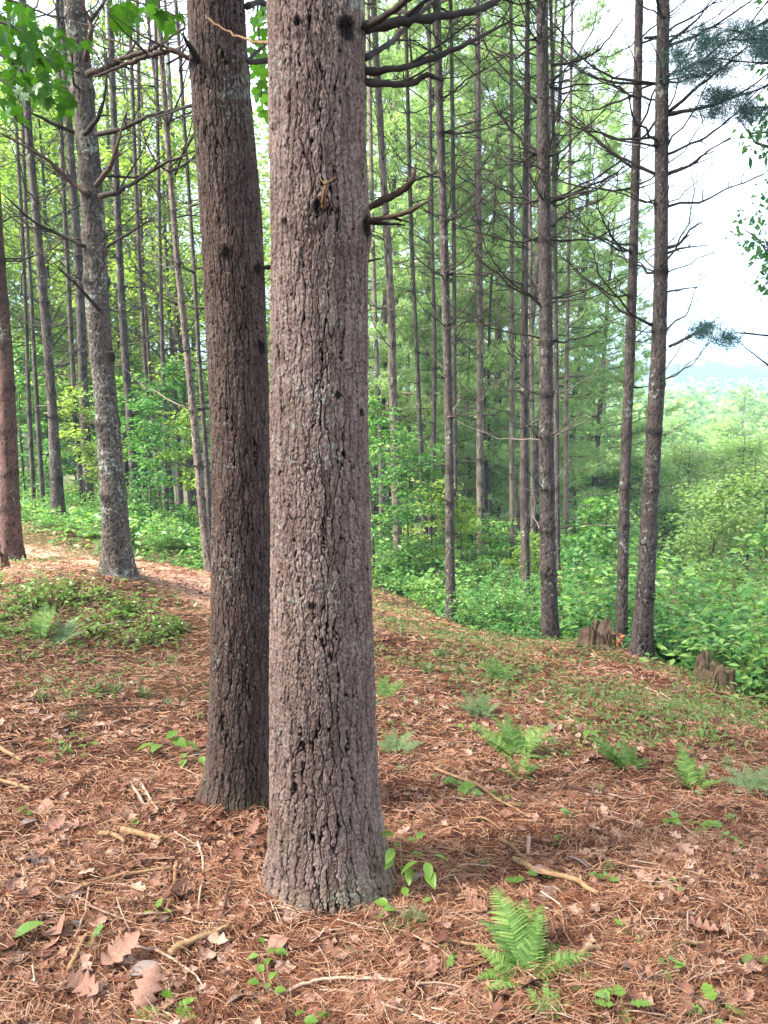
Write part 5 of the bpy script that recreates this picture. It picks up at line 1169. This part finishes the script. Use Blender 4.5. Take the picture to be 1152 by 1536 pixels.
for lab, pts, w, mt in [
    ('thick yellowish stick with a bent end lying beside the big dead leaves', [(255, 1442), (275, 1428), (297, 1416), (344, 1400)], 10, S),
    ('short pale stick slanting up from the bottom left needles', [(105, 1466), (118, 1438), (130, 1412)], 8, S),
    ('long straight tan stick pointing at the upright one, left of the trunks', [(125, 1338), (187, 1326), (259, 1311)], 6, S),
    ('steep brown stick at the end of the long tan one', [(266, 1302), (260, 1335), (250, 1374)], 6, S),
    ('slim curved twig crossing the short pale stick on the bottom left', [(134, 1337), (128, 1375), (120, 1405), (98, 1442)], 3, SP),
    ('arched pale twig running to the right past the grey ribbed leaf', [(203, 1428), (235, 1434), (259, 1447), (290, 1470), (309, 1494)], 3.5, SP),
    ('thin pale twig above the arched one', [(209, 1401), (245, 1410), (284, 1419)], 3, SP),
    ('thin twig running right from the end of the slim curved twig', [(131, 1366), (165, 1380), (203, 1394)], 3, SP),
    ('dark reddish twig below the foot of the darker trunk', [(347, 1328), (340, 1360), (330, 1392)], 5, SD),
    ('short stubby broken stick on the needles before the darker trunk', [(183, 1254), (215, 1263), (246, 1271)], 9, S),
    ('short weathered stick just left of the stubby broken one', [(150, 1259), (170, 1262), (188, 1272)], 7, S),
    ('tan stick entering at the left frame edge, upper one of two', [(-10, 1124), (15, 1140), (33, 1149)], 6, S),
    ('tan stick entering at the left frame edge, lower one of two', [(-10, 1178), (15, 1182), (46, 1192)], 6, S),
    ('long faint stick lying sideways in the left litter', [(55, 1209), (105, 1214), (152, 1215)], 4, S),
    ('thin dark stick lying sideways behind the stubby broken one', [(150, 1066), (210, 1068), (270, 1064)], 4, SD),
    ('forked dark stick below the grey-green fern on the left', [(90, 972), (120, 960), (170, 945), (230, 935)], 3, SP),
    ('thin stalk leaning over the left bank plants', [(80, 950), (95, 925), (104, 895)], 3, SD),
    ('crossing pale stick before the darker trunk, pointing at its foot', [(195, 1180), (215, 1210), (226, 1243)], 4, SP),
    ('second crossing pale stick nearer the darker trunk', [(212, 1182), (225, 1205), (238, 1222)], 4, SP),
    ('slim brown twig between the slanting sticks and the thickest trunk', [(297, 1270), (306, 1310), (298, 1372)], 4, SP),
    ('long thin pale twig lying across the needles below the thickest trunk', [(415, 1502), (470, 1486), (523, 1476), (592, 1477), (680, 1492)], 4.5, SP),
    ('short brown stick left of the large fresh fern', [(634, 1419), (690, 1424), (749, 1431)], 5, S),
    ('long straight tan stick in the middle ground right of the thickest trunk', [(652, 1159), (710, 1187), (750, 1208), (796, 1231)], 4.5, S),
    ('thick brown stick lying behind the large fresh fern', [(770, 1299), (810, 1315), (850, 1330), (897, 1351)], 9, S),
    ('short tan stick meeting the thick brown one from above', [(749, 1266), (767, 1282), (787, 1299)], 6, S),
    ('short whitish stick standing almost upright above the thick brown one', [(793, 1264), (792, 1284), (790, 1306)], 6, SP),
    ('short dark-tipped stick to the right of the whitish one', [(883, 1294), (905, 1278), (940, 1263)], 5, SP),
    ('stubby tan stick touching the right frond of the large fern', [(872, 1441), (885, 1436), (900, 1432)], 8, S),
    ('thin tan stick pointing right from the large fern', [(893, 1430), (915, 1428), (940, 1432)], 5, S),
    ('tiny upright broken stick right of the large fern', [(939, 1402), (943, 1393), (948, 1383)], 6, S),
    ('short brown stick on the right near the pale dead leaf', [(1023, 1420), (1045, 1424), (1066, 1422)], 6, S),
    ('yellow-brown stalk running down to the bottom edge below the large fern', [(728, 1475), (735, 1505), (737, 1545)], 6, S),
    ('thin twig lying along the bottom left of the large fern', [(550, 1474), (620, 1480), (690, 1493), (735, 1508)], 3, SP),
    ('dark curved stick between the fern clump and the thick brown stick', [(843, 1184), (875, 1190), (906, 1203)], 4, SD),
    ('short straight brown stick right of the thick one', [(952, 1334), (975, 1337), (1002, 1340)], 5, S),
    ('thin brown twig left of the whitish stick', [(695, 1237), (725, 1243), (752, 1252)], 4, S),
    ('pale thin stick far back near the buried stump remnant', [(968, 1036), (990, 1046), (1013, 1058)], 3, SP),
    ('straight dark twig low in the bottom left corner', [(40, 1430), (55, 1405), (70, 1375)], 3, SD),
    ('whitish twig in the upper part of the bottom left corner', [(60, 1330), (90, 1352), (125, 1345)], 3, SP),
    ('tall thin dry stem rising beside the sprig at the trunk foot', [(604, 1395), (606, 1350), (602, 1310)], 2, SP)]:
    stick(lab, pts, w, mt)
qs = random.Random(8); STG = 'small loose twigs on the needle floor'
for k in range(120):
    py = 1010 + 520 * qs.random() ** .7; px = qs.uniform(0, 1152); a = qs.uniform(-.6, .6) if qs.random() < .75 else qs.uniform(-1.5, 1.5)
    L = qs.uniform(14, 48) * (py - 850) / 450
    if 280 < px < 600 and py < 1370: continue
    p2 = (px + L * math.cos(a), min(1536, py + L * math.sin(a) * .6))
    mt_ = qs.choice([S, SP, SD, SP]); o = stick('small loose dead twig lying on the brown needle floor', [(px, py), ((px + p2[0]) / 2 + qs.uniform(-3, 3), (py + p2[1]) / 2 + qs.uniform(-3, 3)), p2], qs.uniform(1.8, 4), mt_, STG, knob=False); auto(o, ('short ' if L < 26 else 'long ') + {S: 'tan', SP: 'pale', SD: 'dark'}[mt_] + ' loose twig', px, py)

# ------------------------------------------------------------------ dead leaves
OAKD = [lobed_mesh(M['dead_leaf'], .5, (.5, -.4, .9)[k], k) for k in range(3)]
RIB = blade('leaf', .42, M['grey_leaf']); ROUND = blade('leaf', .85, M['dead_leaf'])
def dleaf(label, px, py, s, me, az, tx=0.0, ty=0.0, group=None, up=.008):
    o = link('dead_leaf', me, None, gpt(px, py, up)); o.scale = (s, s, s); o.rotation_euler = (tx, ty, R(az)); tag(o, label, 'leaf', group)
    return o
dleaf('grey ribbed dead leaf curled beside the thick yellowish stick', 192, 1470, .085, RIB, -72, .15, .3, up=.015)
dleaf('small grey curled dead leaf left of the ribbed one', 196, 1478, .035, RIB, 90, .2, -.4, up=.01)
dleaf('large pointed pinkish-brown oak leaf above the grey ribbed leaf', 155, 1460, .11, OAKD[0], -40, .25, .2, up=.015)
dleaf('large oak leaf standing on edge below the grey ribbed leaf', 205, 1530, .11, OAKD[1], -5, .6, .3, up=.02)
dleaf('curled tan oak leaf left of the standing oak leaf', 150, 1500, .09, OAKD[2], 60, .3, -.5, up=.012)
dleaf('round smooth tan dead leaf below the thickest trunk', 402, 1432, .06, ROUND, -60, .25, .15, up=.012)
dleaf('oak leaf with deep lobes below the low sprig, left one of a pair', 640, 1478, .07, OAKD[0], -20, .2, .1, up=.012)
dleaf('oak leaf with deep lobes below the low sprig, right one of a pair', 672, 1488, .075, OAKD[1], -35, .3, .1, up=.012)
dleaf('pale pinkish dead leaf on the right near the short brown stick', 1075, 1412, .09, OAKD[2], 70, .1, .1, up=.01)
dleaf('pinkish oak leaf lying against the foot of the darker trunk', 372, 1262, .07, OAKD[0], -30, .6, .1, up=.012)
dleaf('reddish-tan dead leaf behind the large fresh fern tip', 762, 1372, .05, ROUND, 10, .2, 0, up=.01)
dleaf('white-edged dead leaf at the bottom edge right of centre', 572, 1530, .05, OAKD[1], 10, .2, 0, up=.01)
dleaf('yellow-green fallen leaf in the bottom left corner', 20, 1415, .08, OV, -60, .2, 0, up=.015)
qd = random.Random(44)
for k in range(170):
    py = 1060 + 475 * qd.random() ** .8; px = qd.uniform(0, 1152)
    if 290 < px < 590 and py < 1350: continue
    if px > 300 and qd.random() < .35: continue
    kk = qd.randrange(5); sz = qd.uniform(.035, .085)
    o = dleaf('curled brown dead leaf lying loose on the needle floor', px, py, sz, (OAKD + [ROUND, RIB])[kk], qd.uniform(0, 360), qd.uniform(-.5, .5), qd.uniform(-.6, .6), 'brown dead leaves on the needle floor'); auto(o, ('small ' if sz < .06 else 'large ') + ('flat lobed', 'domed lobed', 'cupped lobed', 'rounded', 'narrow grey')[kk] + ' dead leaf', px, py)

# litter: needles, leaf fragments, low green cover
def floor_points(n, seed, pmin=-520, pmax=1700, ymin=1.05, ymax=10.5, pw=2.2):
    g = np.random.default_rng(seed)
    t = g.random(n); Y = ymin * (ymax / ymin) ** (t ** 1.05); px = g.uniform(pmin, pmax, n); X = (px - 576) / FPX * Y * 1.08
    m = edge_dist(X, Y) < .2
    return X[m], Y[m], g
def litter_needles():
    X, Y, g = floor_points(270000, 5); n = len(X); Z = H(X, Y)
    cl = fbm2(X * 2.5, Y * 2.5, 3, 71)
    L = g.uniform(.03, .075, n) * np.where(Y > 4, 1.2, 1); a = g.normal(0, .75, n) + 2.2 * cl + np.where(g.random(n) < .25, g.uniform(-1.6, 1.6, n), 0)
    w = np.clip(.0004 * Y, .0006, .003) * g.uniform(.7, 1.2, n)
    d = np.stack([np.cos(a), np.sin(a), g.normal(0, .2, n)], 1); side = np.stack([-np.sin(a), np.cos(a), np.zeros(n)], 1)
    bend = g.normal(0, .13, n)[:, None] * L[:, None]; c = np.stack([X, Y, Z + .001 + g.random(n) ** 2 * .026], 1)
    S_ = [c - d * L[:, None] * .5, c + side * bend + np.array([0, 0, .004]), c + d * L[:, None] * .5]
    wv = (side + np.array([0, 0, 1]) * g.normal(0, .5, n)[:, None]) * w[:, None]
    V = np.stack([S_[0] - wv, S_[0] + wv, S_[1] + wv, S_[1] - wv, S_[2] + wv * .4, S_[2] - wv * .4], 1).reshape(-1, 3)
    b = np.arange(n)[:, None] * 6
    F = np.concatenate([b + np.array([[0, 1, 2, 3]]), b + np.array([[3, 2, 4, 5]])])
    link('pine_needle_litter', make_mesh('pine_needle_litter', V, F, M['needle_litter']), kind='stuff')
litter_needles()
def litter_leaves():
    X, Y, g = floor_points(28000, 6, ymax=9.5); m = g.random(len(X)) < np.clip(.55 + 1.1 * fbm2(X * 1.7, Y * 1.7, 3, 81), .1, 1); X, Y = X[m], Y[m]; n = len(X)
    P = np.stack([X, Y, H(X, Y) + .004 + .012 * g.random(n)], 1); D = g.normal(0, 1, P.shape); D[:, 2] *= .22
    T = np.array([[-.15, 0, .1], [.15, 0, .06], [.42, .3, .12], [.22, .45, 0], [.5, .62, .16], [.15, .8, .02], [0, 1, .12], [-.2, .75, -.02], [-.48, .6, .12], [-.2, .42, 0], [-.42, .25, .14]], float)
    F = np.array([[0, 1, 3], [1, 2, 3], [0, 3, 9], [3, 4, 5], [3, 5, 7], [3, 7, 9], [5, 6, 7], [7, 8, 9], [9, 10, 0]])
    V, Fo = scatter(P, D, np.array([0, 0, 1]) + g.normal(0, .35, P.shape), g.uniform(.02, .06, n), .7, T, F)
    link('leaf_litter', make_mesh('leaf_litter', V, Fo, M['leaf_litter']), kind='stuff')
litter_leaves()
def litter_twigs():
    X, Y, g = floor_points(2600, 7, ymax=9.5); A = Acc(); Z = H(X, Y)
    for x, y, z in zip(X, Y, Z):
        a = g.normal(0, .8); L = g.uniform(.04, .16); r = g.uniform(.001, .0022) * (1 + .12 * y); b = g.normal(0, .12)
        d = np.array([math.cos(a), math.sin(a), g.normal(0, .08)]); s = np.array([-d[1], d[0], 0])
        c = np.array([x, y, z + .008 + .01 * g.random()])
        A.add(*tube([c - d * L / 2, c + s * b * L, c + d * L / 2], [r, r, r * .5], 4, False))
    link('twig_litter', A.mesh('twig_litter', M['stick_pale']), kind='stuff')
litter_twigs()
def green_cover():
    X, Y, g = floor_points(105000, 9, ymin=2.2, ymax=11)
    px = 576 + FPX * X / Y
    den = fbm2(X * 1.3, Y * 1.3, 4, 91) * 1.3 + np.interp(Y, [2.2, 3.5, 5, 7, 9, 11], [-.7, -.45, -.1, .2, .5, .7]) + np.where((px < 260) & (Y > 4.2), .25, 0) + np.where((px > 545) & (px < 760) & (Y > 3.6), .3, 0) + np.where((px > 760) & (Y > 3.4), .3, 0) - .35 * sun_path_mask(X, Y)
    m = g.random(len(X)) < np.clip(den * 1.6, 0, 1); X, Y = X[m], Y[m]; n = len(X)
    P = np.stack([X, Y, H(X, Y) + .01 + .05 * g.random(n) ** 2], 1); D = g.normal(0, 1, P.shape); D[:, 2] = abs(D[:, 2]) * .5
    V, F = scatter(P, D, np.array([0, -.2, 1]) + g.normal(0, .5, P.shape), g.uniform(.015, .05, n), .42)
    link('ground_cover', make_mesh('ground_cover', V, F, M['cover']), kind='stuff')
green_cover()

for i, (x, y) in enumerate([(-11, -2), (-13, .8), (-10, -6.5), (-18, -3), (-3, -4), (2.6, -3.2), (-8, 3.0), (-15, -7), (3.8, .8)]):  # unseen pines added around the camera to shade the near ground
    t = crown_tree('pine_tree', 'pine tree', 'unseen pine added for shade, ' + ('well left of the viewpoint', 'left of the lichened pine, out of frame', 'behind and left of the viewpoint', 'farthest to the left of the viewpoint', 'straight behind the viewpoint', 'behind and right of the viewpoint', 'just left of the red-brown trunk, out of frame', 'far behind and left of the viewpoint', 'just right of the viewpoint')[i], SHADE_CROWN, x, y, 1.0, qb, 'unseen shade pines around the viewpoint', ('foliage', 'limb'), pine_trunk)
# ------------------------------------------------------------------ haze
hm, hn, hl = new_mat('haze_air')
pv = hn.new('ShaderNodeVolumePrincipled'); pv.inputs['Density'].default_value = .0014; pv.inputs['Color'].default_value = (.55, .8, 1.0, 1); pv.inputs['Anisotropy'].default_value = .2
ho = hn.new('ShaderNodeOutputMaterial'); hl.new(pv.outputs[0], ho.inputs['Volume'])
hb = np.array([[x, y, z] for x in (-2700, 2700) for y in (-2600, 2700) for z in (-40, 75)], float)
hf = np.array([[0, 1, 3, 2], [4, 6, 7, 5], [0, 4, 5, 1], [2, 3, 7, 6], [0, 2, 6, 4], [1, 5, 7, 3]])
HAZE = link('haze', make_mesh('haze', hb, hf, hm), kind='stuff')
finish_labels()
